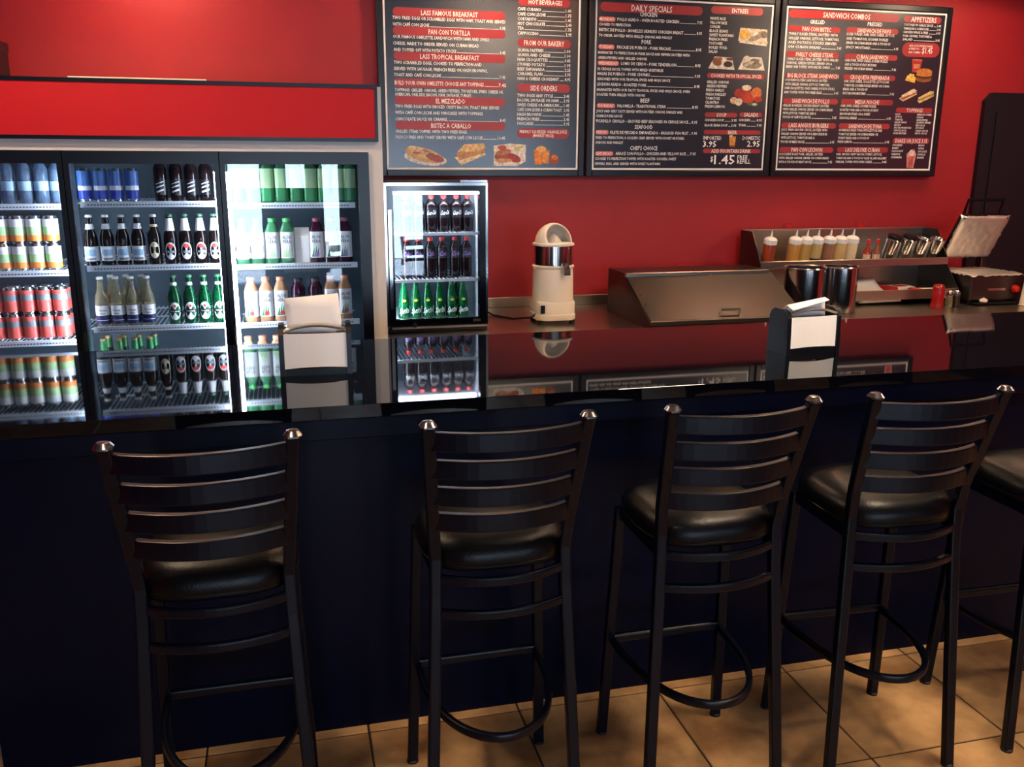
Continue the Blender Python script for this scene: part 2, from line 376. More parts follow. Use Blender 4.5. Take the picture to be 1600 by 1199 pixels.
('T', '9.95', 0.627, 0.208, 0.037, 0.0165, 'w'),
('L', '', 0.614, 0.208, 0.009, 0.0022, 'w'),
('T', 'FRIED TO PERFECTION, A GOLDEN CRISP SERVED WITH HONEY MUSTARD,', 0.022, 0.179, 0.563, 0.0145, 'w'),
('T', 'ONIONS AND PARSLEY', 0.021, 0.151, 0.173, 0.0145, 'w'),
('T', "CHEF'S CHOICE", 0.238, 0.116, 0.174, 0.023, 'w'),
('B', '', 0.021, 0.082, 0.113, 0.026, 'p'),
('T', 'SATURDAY:', 0.027, 0.088, 0.101, 0.015, 'w'),
('T', 'ARROZ CON POLLO - CHICKEN AND YELLOW RICE', 0.148, 0.088, 0.449, 0.0165, 'w'),
('T', '7.95', 0.625, 0.088, 0.037, 0.0165, 'w'),
('L', '', 0.603, 0.088, 0.016, 0.0022, 'w'),
('T', 'COOKED TO PERFECTION TOPPED WITH ROASTED CHICKEN, SWEET', 0.022, 0.059, 0.515, 0.0145, 'w'),
('T', 'PEPPERS, PEAS, AND SERVED WITH SWEET PLANTAINS', 0.022, 0.03, 0.413, 0.0145, 'w'),
('B', '', 0.713, 0.893, 0.337, 0.042, 'r'),
('T', 'ENTREES', 0.847, 0.902, 0.106, 0.024, 'w'),
('T', 'WHITE RICE', 0.709, 0.859, 0.1, 0.0155, 'w'),
('T', 'YELLOW RICE', 0.709, 0.836, 0.11, 0.0155, 'w'),
('T', 'CONGRI', 0.71, 0.814, 0.065, 0.0155, 'w'),
('T', 'BLACK BEANS', 0.71, 0.791, 0.118, 0.0155, 'w'),
('T', 'SWEET PLANTAINS', 0.71, 0.768, 0.156, 0.0155, 'w'),
('T', 'FRENCH FRIES', 0.71, 0.745, 0.119, 0.0155, 'w'),
('T', 'TOSTONES', 0.71, 0.722, 0.088, 0.0155, 'w'),
('T', 'BOILED YUCA', 0.711, 0.699, 0.117, 0.0155, 'w'),
('T', 'SALAD', 0.711, 0.676, 0.058, 0.0155, 'w'),
('P', 'fish_plate', 0.898, 0.724, 0.196, 0.098, ''),
('P', 'beans_plate', 0.714, 0.585, 0.172, 0.071, ''),
('P', 'rice_plate', 0.908, 0.586, 0.177, 0.082, ''),
('B', '', 0.709, 0.534, 0.377, 0.03, 'r'),
('T', 'COOKED WITH TROPICAL SPICES', 0.734, 0.54, 0.332, 0.019, 'w'),
('T', 'GRILLED ONIONS', 0.709, 0.505, 0.144, 0.0155, 'w'),
('T', 'GREEN PEPPERS', 0.709, 0.482, 0.133, 0.0155, 'w'),
('T', 'FRESH GARLIC', 0.708, 0.459, 0.119, 0.0155, 'w'),
('T', 'FRESH PARSLEY', 0.708, 0.435, 0.132, 0.0155, 'w'),
('T', 'TOMATOES', 0.707, 0.412, 0.094, 0.0155, 'w'),
('T', 'CILANTRO', 0.706, 0.389, 0.09, 0.0155, 'w'),
('T', 'FRESH LEMON', 0.706, 0.366, 0.129, 0.0155, 'w'),
('P', 'vegetables', 0.868, 0.377, 0.21, 0.125, ''),
('B', '', 0.708, 0.312, 0.214, 0.026, 'r'),
('T', 'SOUP', 0.786, 0.314, 0.065, 0.022, 'w'),
('B', '', 0.937, 0.316, 0.153, 0.026, 'r'),
('T', 'SALADS', 0.967, 0.318, 0.093, 0.022, 'w'),
('T', 'CHICKEN SOUP', 0.71, 0.288, 0.126, 0.014, 'w'),
('T', '3.95', 0.886, 0.288, 0.034, 0.014, 'w'),
('L', '', 0.841, 0.288, 0.039, 0.0022, 'w'),
('T', 'CHICKEN', 0.934, 0.291, 0.075, 0.014, 'w'),
('T', '8.95', 1.055, 0.291, 0.034, 0.014, 'w'),
('L', '', 1.015, 0.291, 0.035, 0.0022, 'w'),
('T', 'BLACK BEAN SOUP', 0.711, 0.258, 0.151, 0.014, 'w'),
('T', '3.95', 0.886, 0.258, 0.034, 0.014, 'w'),
('L', '', 0.868, 0.258, 0.013, 0.0022, 'w'),
('T', 'TUNA', 0.935, 0.261, 0.049, 0.014, 'w'),
('T', '7.95', 1.056, 0.261, 0.034, 0.014, 'w'),
('L', '', 0.989, 0.261, 0.061, 0.0022, 'w'),
('B', '', 0.707, 0.212, 0.38, 0.026, 'r'),
('T', 'BEER', 0.868, 0.214, 0.059, 0.021, 'w'),
('T', 'IMPORTED', 0.706, 0.18, 0.121, 0.022, 'w'),
('T', '3.95', 0.706, 0.139, 0.089, 0.034, 'w'),
('T', 'DOMESTIC', 0.967, 0.182, 0.119, 0.022, 'w'),
('T', '2.95', 1.0, 0.142, 0.086, 0.034, 'w'),
('P', 'beer_glasses', 0.875, 0.138, 0.05, 0.07, ''),
('B', '', 0.709, 0.102, 0.383, 0.026, 'r'),
('T', 'ADD FOUNTAIN DRINK', 0.763, 0.104, 0.265, 0.022, 'w'),
('T', '$', 0.761, 0.053, 0.017, 0.03, 'w'),
('T', '1.45', 0.786, 0.038, 0.137, 0.054, 'w'),
('T', 'FREE', 0.94, 0.067, 0.069, 0.024, 'w'),
('T', 'REFILL', 0.94, 0.041, 0.09, 0.024, 'w')],
[('B', '', 0.016, 0.892, 0.762, 0.046, 'r'),
('T', 'SANDWICH COMBOS', 0.247, 0.9, 0.324, 0.03, 'w'),
('T', 'GRILLED', 0.162, 0.862, 0.101, 0.022, 'w'),
('T', 'PRESSED', 0.558, 0.864, 0.104, 0.022, 'w'),
('B', '', 0.018, 0.815, 0.357, 0.033, 'r'),
('T', 'PAN CON BISTEC', 0.114, 0.819, 0.195, 0.024, 'w'),
('T', 'THINLY SLICED STEAK, SAUTÉED WITH', 0.026, 0.795, 0.33, 0.0145, 'w'),
('T', 'GRILLED ONIONS, LETTUCE, TOMATOES,', 0.026, 0.77, 0.344, 0.0145, 'w'),
('T', 'AND POTATO STICKS SERVED', 0.026, 0.746, 0.33, 0.0145, 'w'),
('T', 'ON CUBAN BREAD', 0.026, 0.721, 0.223, 0.0145, 'w'),
('T', '7.45', 0.36, 0.721, 0.03, 0.0145, 'w'),
('L', '', 0.255, 0.721, 0.099, 0.0022, 'w'),
('B', '', 0.018, 0.67, 0.362, 0.033, 'r'),
('T', 'PHILLY CHEESE STEAK', 0.084, 0.674, 0.256, 0.024, 'w'),
('T', 'THINLY SLICED STEAK, SAUTÉED WITH GRILLED', 0.028, 0.652, 0.349, 0.0145, 'w'),
('T', 'ONIONS, GREEN PEPPERS, SERVED ON A', 0.026, 0.629, 0.309, 0.0145, 'w'),
('T', 'BREAD AND TOPPED WITH MELTED CHEESE', 0.024, 0.607, 0.297, 0.0145, 'w'),
('T', '7.45', 0.363, 0.607, 0.03, 0.0145, 'w'),
('L', '', 0.327, 0.607, 0.03, 0.0022, 'w'),
('B', '', 0.023, 0.547, 0.37, 0.033, 'r'),
('T', 'BIG BLOCK STEAK SANDWICH', 0.038, 0.552, 0.349, 0.024, 'w'),
('T', 'OUR FAMOUS STEAK SANDWICH, SAUTÉED', 0.025, 0.53, 0.289, 0.0145, 'w'),
('T', 'WITH GRILLED ONIONS, LETTUCE, TOMATOES,', 0.026, 0.506, 0.305, 0.0145, 'w'),
('T', 'HAM CROQUETTES, SWISS CHEESE, POTATO STICKS,', 0.026, 0.483, 0.344, 0.0145, 'w'),
('T', 'AND TOPPED WITH TWO FRIED EGGS', 0.023, 0.459, 0.258, 0.0145, 'w'),
('T', '8.45', 0.367, 0.459, 0.03, 0.0145, 'w'),
('L', '', 0.287, 0.459, 0.075, 0.0022, 'w'),
('B', '', 0.022, 0.399, 0.378, 0.033, 'r'),
('T', 'SANDWICH DE POLLO', 0.081, 0.404, 0.259, 0.024, 'w'),
('T', 'GRILLED BONELESS CHICKEN BREAST SAUTÉED', 0.022, 0.382, 0.319, 0.0145, 'w'),
('T', 'WITH GRILLED ONIONS, SERVED ON CUBAN BREAD', 0.024, 0.359, 0.345, 0.0145, 'w'),
('T', 'WITH LETTUCE, TOMATOES AND A', 0.024, 0.336, 0.229, 0.0145, 'w'),
('T', 'TOUCH OF CHIPOTLE SAUCE', 0.024, 0.313, 0.193, 0.0145, 'w'),
('T', '7.45', 0.368, 0.313, 0.03, 0.0145, 'w'),
('L', '', 0.223, 0.313, 0.139, 0.0022, 'w'),
('B', '', 0.02, 0.255, 0.381, 0.033, 'r'),
('T', 'LASS ANGUS BURGERS', 0.072, 0.26, 0.276, 0.024, 'w'),
('T', 'JUICY, FRESH GROUND CHUCK, SAUTÉED WITH', 0.023, 0.238, 0.318, 0.0145, 'w'),
('T', 'GRILLED ONIONS SERVED ON A BRIOCHE BUN', 0.022, 0.214, 0.319, 0.0145, 'w'),
('T', 'WITH LETTUCE, TOMATOES AND A', 0.024, 0.191, 0.233, 0.0145, 'w'),
('T', 'TOUCH OF MEAT SAUCE', 0.022, 0.166, 0.167, 0.0145, 'w'),
('T', '6.95', 0.367, 0.166, 0.031, 0.0145, 'w'),
('L', '', 0.196, 0.166, 0.166, 0.0022, 'w'),
('B', '', 0.019, 0.109, 0.378, 0.033, 'r'),
('T', 'PAN CON LECHON', 0.102, 0.114, 0.216, 0.024, 'w'),
('T', 'SUCCULENT ROAST PORK, GRILLED, SAUTÉED', 0.021, 0.092, 0.305, 0.0145, 'w'),
('T', 'WITH GRILLED ONIONS, SERVED ON CUBAN BREAD', 0.021, 0.069, 0.349, 0.0145, 'w'),
('T', 'WITH A TOUCH OF MEAT SAUCE', 0.019, 0.045, 0.228, 0.0145, 'w'),
('T', '7.45', 0.364, 0.045, 0.031, 0.0145, 'w'),
('L', '', 0.255, 0.045, 0.105, 0.0022, 'w'),
('B', '', 0.415, 0.82, 0.364, 0.033, 'r'),
('T', 'SANDWICH DE PAVO', 0.49, 0.824, 0.238, 0.024, 'w'),
('T', 'SLICED TURKEY, HAM, SWISS CHEESE, LETTUCE', 0.417, 0.806, 0.336, 0.0145, 'w'),
('T', 'AND TOMATOES, KOSHER PICKLES', 0.42, 0.78, 0.293, 0.0145, 'w'),
('T', 'SERVED ON CUBAN BREAD AND A TOUCH OF', 0.42, 0.756, 0.311, 0.0145, 'w'),
('T', 'SPICY MUSTARD', 0.42, 0.73, 0.173, 0.0145, 'w'),
('T', '6.95', 0.76, 0.73, 0.031, 0.0145, 'w'),
('L', '', 0.6, 0.73, 0.156, 0.0022, 'w'),
('B', '', 0.42, 0.668, 0.372, 0.033, 'r'),
('T', 'CUBAN SANDWICH', 0.5, 0.672, 0.224, 0.024, 'w'),
('T', 'HAM, PORK, SWISS CHEESE, KOSHER PICKLES', 0.424, 0.654, 0.3, 0.0145, 'w'),
('T', 'AND A TOUCH OF SPICY MUSTARD', 0.425, 0.63, 0.223, 0.0145, 'w'),
('T', 'PRESSED ON CUBAN BREAD', 0.425, 0.607, 0.199, 0.0145, 'w'),
('T', '7.45', 0.759, 0.607, 0.031, 0.0145, 'w'),
('L', '', 0.631, 0.607, 0.123, 0.0022, 'w'),
('B', '', 0.421, 0.547, 0.371, 0.033, 'r'),
('T', 'CROQUETA PREPARADA', 0.47, 0.552, 0.28, 0.024, 'w'),
('T', 'HAM, SWISS CHEESE, CROQUETTES, LETTUCE AND', 0.43, 0.532, 0.321, 0.0145, 'w'),
('T', 'TOMATOES, KOSHER PICKLES SERVED ON CUBAN', 0.43, 0.508, 0.322, 0.0145, 'w'),
('T', 'BREAD AND A TOUCH OF', 0.427, 0.485, 0.172, 0.0145, 'w'),
('T', 'SPICY BROWN MUSTARD', 0.426, 0.461, 0.164, 0.0145, 'w'),
('T', '7.95', 0.763, 0.461, 0.031, 0.0145, 'w'),
('L', '', 0.597, 0.461, 0.161, 0.0022, 'w'),
('B', '', 0.42, 0.401, 0.374, 0.033, 'r'),
('T', 'MEDIA NOCHE', 0.521, 0.406, 0.171, 0.024, 'w'),
('T', 'HAM, SWISS CHEESE, KOSHER PICKLES,', 0.422, 0.386, 0.254, 0.0145, 'w'),
('T', 'ROASTED PORK AND A TOUCH OF SPICY', 0.419, 0.362, 0.273, 0.0145, 'w'),
('T', 'BROWN MUSTARD ON A SWEET', 0.42, 0.338, 0.216, 0.0145, 'w'),
('T', 'EGG ROLL BREAD', 0.421, 0.314, 0.123, 0.0145, 'w'),
('T', '6.95', 0.757, 0.314, 0.031, 0.0145, 'w'),
('L', '', 0.55, 0.314, 0.202, 0.0022, 'w'),
('B', '', 0.421, 0.256, 0.366, 0.033, 'r'),
('T', 'SANDWICH DE TUNA', 0.49, 0.26, 0.238, 0.024, 'w'),
('T', 'HOMEMADE FRESH TUNA WITH LETTUCE AND', 0.424, 0.24, 0.31, 0.0145, 'w'),
('T', 'TOMATOES SERVED ON CUBAN BREAD OR', 0.423, 0.216, 0.284, 0.0145, 'w'),
('T', 'WHEAT BREAD AND A TOUCH OF', 0.423, 0.193, 0.222, 0.0145, 'w'),
('T', 'FRESH LEMON', 0.422, 0.17, 0.1, 0.0145, 'w'),
('T', '6.95', 0.761, 0.17, 0.032, 0.0145, 'w'),
('L', '', 0.53, 0.17, 0.226, 0.0022, 'w'),
('B', '', 0.422, 0.112, 0.37, 0.033, 'r'),
('T', 'LASS DELUXE CUBAN', 0.482, 0.116, 0.247, 0.024, 'w'),
('T', 'HAM, SMOKED CRISPY BACON, TURKEY, LETTUCE,', 0.421, 0.094, 0.329, 0.0145, 'w'),
('T', 'TOMATOES AND A TOUCH OF OLIVE OIL AND BALSAMIC', 0.421, 0.07, 0.365, 0.0145, 'w'),
('T', 'VINEGAR, TOPPED WITH SWISS CHEESE', 0.42, 0.047, 0.261, 0.0145, 'w'),
('T', '8.45', 0.757, 0.047, 0.032, 0.0145, 'w'),
('L', '', 0.688, 0.047, 0.064, 0.0022, 'w'),
('B', '', 0.811, 0.894, 0.27, 0.04, 'r'),
('T', 'APPETIZERS', 0.862, 0.9, 0.182, 0.029, 'w'),
('T', 'TOSTONES W/ GARLIC SAUCE', 0.815, 0.875, 0.209, 0.0135, 'w'),
('T', '3.45', 1.053, 0.875, 0.029, 0.0135, 'w'),
('L', '', 1.031, 0.875, 0.017, 0.0022, 'w'),
('T', 'TAMALE IN A CORN HUSK', 0.815, 0.853, 0.181, 0.0135, 'w'),
('T', '2.95', 1.053, 0.853, 0.029, 0.0135, 'w'),
('L', '', 1.002, 0.853, 0.046, 0.0022, 'w'),
('T', 'CHICKEN WINGS & FRIES', 0.815, 0.832, 0.178, 0.0135, 'w'),
('T', '6.95', 1.053, 0.832, 0.029, 0.0135, 'w'),
('L', '', 1.0, 0.832, 0.049, 0.0022, 'w'),
('T', 'PORK CHUNKS, TOSTONES &', 0.815, 0.81, 0.207, 0.0135, 'w'),
('T', 'SALAD', 0.815, 0.79, 0.071, 0.0135, 'w'),
('T', '10.95', 1.054, 0.79, 0.029, 0.0135, 'w'),
('L', '', 0.893, 0.79, 0.156, 0.0022, 'w'),
('B', '', 0.819, 0.695, 0.272, 0.085, 'r'),
('T', 'ADD A FOUNTAIN DRINK', 0.867, 0.755, 0.171, 0.011, 'w'),
('T', '& FRIES TO', 0.867, 0.737, 0.075, 0.012, 'w'),
('T', 'ANY COMBO', 0.867, 0.716, 0.086, 0.012, 'w'),
('T', '$1.45', 0.963, 0.717, 0.077, 0.036, 'w'),
('P', 'burger_combo', 0.861, 0.54, 0.194, 0.14, ''),
('P', 'two_sandwiches', 0.833, 0.418, 0.253, 0.088, ''),
('B', '', 0.82, 0.358, 0.268, 0.032, 'r'),
('T', 'TOPPINGS', 0.896, 0.363, 0.12, 0.022, 'w'),
('T', 'BACON', 0.819, 0.343, 0.035, 0.0115, 'w'),
('T', 'LETTUCE', 0.819, 0.327, 0.047, 0.0115, 'w'),
('T', 'TOMATOES', 0.818, 0.31, 0.058, 0.0115, 'w'),
('T', 'GRILLED ONIONS', 0.818, 0.294, 0.088, 0.0115, 'w'),
('T', 'KETCHUP', 0.818, 0.277, 0.049, 0.0115, 'w'),
('T', 'SPICY BROWN MUSTARD', 0.818, 0.261, 0.127, 0.0115, 'w'),
('T', 'CHIPOTLE SAUCE', 0.818, 0.244, 0.092, 0.0115, 'w'),
('T', 'HONEY MUSTARD', 0.817, 0.227, 0.096, 0.0115, 'w'),
('T', 'AMERICAN CHEESE', 0.976, 0.343, 0.109, 0.0115, 'w'),
('T', 'SWISS', 0.977, 0.326, 0.05, 0.0115, 'w'),
('T', 'GREEN PEPPERS', 0.977, 0.31, 0.083, 0.0115, 'w'),
('T', 'JALAPEÑO PEPPERS', 0.977, 0.294, 0.109, 0.0115, 'w'),
('T', 'MEAT SAUCE', 0.977, 0.277, 0.066, 0.0115, 'w'),
('T', 'HOT SAUCE', 0.978, 0.261, 0.059, 0.0115, 'w'),
('T', 'GARLIC SAUCE', 0.978, 0.244, 0.093, 0.0115, 'w'),
('T', 'MAYO SAUCE', 0.978, 0.228, 0.086, 0.0115, 'w'),
('B', '', 0.82, 0.169, 0.271, 0.036, 'r'),
('T', 'SHAKE OR JUICE 3.95', 0.835, 0.174, 0.24, 0.025, 'w'),
('T', 'STRAWBERRY', 0.821, 0.153, 0.073, 0.0125, 'w'),
('T', 'MAMEY', 0.821, 0.135, 0.047, 0.0125, 'w'),
('T', 'PASSION FRUIT', 0.82, 0.116, 0.083, 0.0125, 'w'),
('T', 'PINEAPPLE', 0.82, 0.097, 0.064, 0.0125, 'w'),
('T', 'GUANABANA', 0.819, 0.078, 0.078, 0.0125, 'w'),
('T', 'MANGO', 1.013, 0.153, 0.045, 0.0125, 'w'),
('T', 'PAPAYA', 1.013, 0.134, 0.043, 0.0125, 'w'),
('T', 'CHOCOLATE', 1.012, 0.115, 0.068, 0.0125, 'w'),
('T', 'VANILLA', 1.012, 0.096, 0.06, 0.0125, 'w'),
('T', 'BANANA', 1.012, 0.077, 0.05, 0.0125, 'w'),
('P', 'milkshake', 0.932, 0.018, 0.072, 0.117, '')],
]
# ------------------------------------------------------------------ the room
XL, XR, YB = -2.6, 6.0, 5.2
floor = struct(MB().box(XL, XR, WY, YB, -.06, -.004).build('floor', 'grout'))
TP = .4885
tile_me = MB().rbox(-TP / 2 + .003, TP / 2 - .003, -TP / 2 + .003, TP / 2 - .003, -.012, 0, .002).mesh('tile', 'tile')
ix0 = .660 - TP * 7; iy0 = 2.024 - TP * 14; far = MB()
for i in range(18):
    for j in range(21):
        x = ix0 + TP * (i + .5); y = iy0 + TP * (j + .5)
        if x < XL + TP / 2 or x > XR - TP / 2 or y > YB - TP / 2 or y < WY + TP / 2: continue
        if 2.8 < y < 3.2 and -.6 < x < 3.9: continue                # under the bar
        if y > -1.4: link('tile', tile_me, floor, (x, y, 0))
        else: far.box(x - TP / 2 + .003, x + TP / 2 - .003, y - TP / 2 + .003, y + TP / 2 - .003, -.012, 0)
far.build('far_tiles', 'tile', floor, fix=False)['kind'] = 'stuff'   # beyond the nearest ones, behind the camera
struct(MB().box(XL, XR, WY, YB, CEIL, CEIL + .1).build('ceiling', 'ceiling_white'))
wall_back = struct(MB().box(XL - .1, XR + .1, YB, YB + .1, -.06, CEIL).build('wall_back', 'red_wall'))
struct(MB().box(XL - .1, XL, WY, YB, -.06, CEIL).build('wall_left', 'red_wall'))
struct(MB().box(XR, XR + .1, WY, YB, -.06, CEIL).build('wall_right', 'red_wall'))
wf = MB(); px = XL - .1
for a, b, c, d in WIN:
    wf.box(px, a, WY - .12, WY, -.06, CEIL).box(a, b, WY - .12, WY, -.06, c).box(a, b, WY - .12, WY, d, CEIL); px = b
wf.box(px, XR + .1, WY - .12, WY, -.06, CEIL)
struct(wf.build('wall_front', 'plaster', fix=False))
for n, (a, b, c, d) in enumerate(WIN):
    fr = MB()
    for x0, x1, z0, z1 in ((a, a + .03, c, d), (b - .03, b, c, d), (a + .03, b - .03, c, c + .03), (a + .03, b - .03, d - .03, d)):
        fr.box(x0, x1, WY - .09, WY - .03, z0, z1)
    w = struct(fr.build('window_%d' % (n + 1), 'black_metal', fix=False))
    MB().box(a + .03, b - .03, WY - .062, WY - .056, c + .03, d - .03).build('pane', 'window_pane', w)
# dark door in the back wall, at the right
dr = struct(MB().prism([(4.47, 0), (4.47, 2.15), (4.52, 2.2), (5.4, 2.2), (5.4, 0)], YB - .035, YB, 'y').build('door_1', 'door_dark'))
MB().prism([(4.56, .1), (4.56, 2.08), (4.58, 2.1), (5.3, 2.1), (5.3, .1)], YB - .045, YB - .034, 'y').build('door_panel', 'door_dark', dr)
MB().lathe([(.03, 0), (.03, .02), (.012, .025), (.012, .05), (.03, .055), (.03, .08), (.0, .085)], 14).build('door_handle', 'chrome', dr, (5.22, YB - .045, 1.0)).rotation_euler = (R(90), 0, 0)
# pipe on the wall, painted over, and painted socket plates
pp = MB().sweep([(.411, YB - .012, 2.0), (.411, YB - .012, CEIL)], circ(.011, 8)).build('wall_pipe', 'red_wall')
tag(pp, 'thin vertical pipe painted red on the wall above the big fridge', 'pipe')
for x in (3.128, 3.65):
    s_ = thing('wall_socket', 'socket plate painted red on the wall, %s' % ('above the squeeze bottles' if x < 3.5 else 'above the red-capped sauce bottles'), 'socket', (x, YB, 1.33))
    MB().rbox(-.037, .037, -.008, 0, -.055, .055, .002).build('plate', 'red_wall', s_)
    for dz in (-.022, .022): MB().lathe([(.016, 0), (.016, .003), (.0, .003)], 12).build('outlet', 'red_panel', s_, (0, -.008, dz)).rotation_euler = (R(90), 0, 0)

# ------------------------------------------------------------------ ceiling downlights
def downlight(x, y, watt, where, warm=(1.0, .74, .46), size=.16, blend=.6, cone=120, aim=None):
    t = thing('ceiling_downlight', 'round recessed downlight in the ceiling %s' % where, 'light', (x, y, CEIL), 0, 'ceiling downlights')
    MB().lathe([(.085, 0), (.105, 0), (.105, -.008), (.085, -.012), (.085, 0)], 24).build('trim_ring', 'ceiling_white', t)
    em = 'lens_%d' % len(M); mat(em, (255, 225, 180), .5, emit=((255, 214, 160), 14))
    MB().lathe([(.0, -.004), (.085, -.004)], 24).build('lens', em, t)
    ld = bpy.data.lights.new('downlight_lamp', 'SPOT'); ld.energy = watt; ld.color = warm; ld.shadow_soft_size = size / 2; ld.spot_size = R(cone); ld.spot_blend = blend
    lo = bpy.data.objects.new('downlight_lamp', ld); COL.objects.link(lo); lo.parent = t; lo.location = (0, 0, -.03)
    if aim: lo.rotation_euler = Vector((0, 0, -1)).rotation_difference(Vector(aim)).to_euler()
def ceiling_panel(x, y, w, d, strength, where):
    t = thing('ceiling_light_panel', 'rectangular ceiling light panel %s' % where, 'light', (x, y, CEIL), 0, 'ceiling light panels')
    f = MB(); e = .03
    f.box(-w / 2 - e, w / 2 + e, -d / 2 - e, -d / 2, -.02, 0).box(-w / 2 - e, w / 2 + e, d / 2, d / 2 + e, -.02, 0).box(-w / 2 - e, -w / 2, -d / 2, d / 2, -.02, 0).box(w / 2, w / 2 + e, -d / 2, d / 2, -.02, 0)
    f.build('frame', 'ceiling_white', t, fix=False)
    em = 'diffuser_%d' % len(M); mat(em, (255, 240, 220), .5, emit=((255, 226, 192), strength))
    MB().box(-w / 2, w / 2, -d / 2, d / 2, -.012, -.006).build('diffuser', em, t)
W2 = (1.0, .80, .58)
KW = dict(cone=166, blend=.25)
downlight(-.58, 4.74, 18, 'close to the wall above the big drinks fridge', W2, **KW)
downlight(1.17, 4.74, 24, 'close to the wall above the leftmost menu board', W2, **KW)
downlight(3.08, 4.74, 20, 'close to the wall above the rightmost menu board', W2, **KW)
downlight(4.2, 4.5, 22, 'above the contact grill', W2, **KW)
downlight(-.9, 3.2, 60, 'in front of the big drinks fridge', W2, cone=155, blend=.3)
downlight(2.3, 3.0, 22, 'over the bar by the steel bin', W2, cone=125)
downlight(-.3, 1.2, 42, 'above the leftmost stool', W2)
ceiling_panel(1.95, 1.75, .5, .58, 54, 'over the stools at the middle')
ceiling_panel(4.95, 2.0, .5, .58, 54, 'at the far right of the dining side')

# ------------------------------------------------------------------ bar counter
bar = thing('bar_counter', 'long black bar counter with polished granite top', 'counter', (0, 0, 0))
MB().rbox(-1.35, 4.3, 2.528, 3.505, 1.027, 1.067, .001).build('granite_top', 'granite', bar)
MB().rbox(-1.345, 4.295, 2.532, 2.56, .965, 1.027, .002).build('apron', 'counter_front', bar)
MB().box(-.88, 4.25, 2.553, 3.45, 0, 1.027).build('front_panel', 'counter_front', bar)
MB().box(-1.34, -1.25, 2.8, 3.4, 0, 1.027).build('end_support', 'counter_front', bar)

# ------------------------------------------------------------------ steel work table along the wall
TZ = .90
tb = thing('work_table', 'stainless steel work table along the red wall', 'table', (0, 0, 0))
MB().rbox(.47, 4.46, 4.3, YB - .002, TZ - .04, TZ, .003).build('table_top', 'steel', tb)
struct(MB().rbox(.47, 4.46, YB - .02, YB - .002, TZ + .0005, TZ + .06, .003).build('trim_1', 'steel'))
MB().box(.55, 4.4, 4.4, 5.1, .2, .22).build('undershelf', 'steel', tb)
for x in (.6, 2.4, 4.35):
    for y in (4.4, 5.1): MB().lathe([(.02, 0), (.02, TZ - .04)], 12).build('leg', 'steel', tb, (x, y, 0))

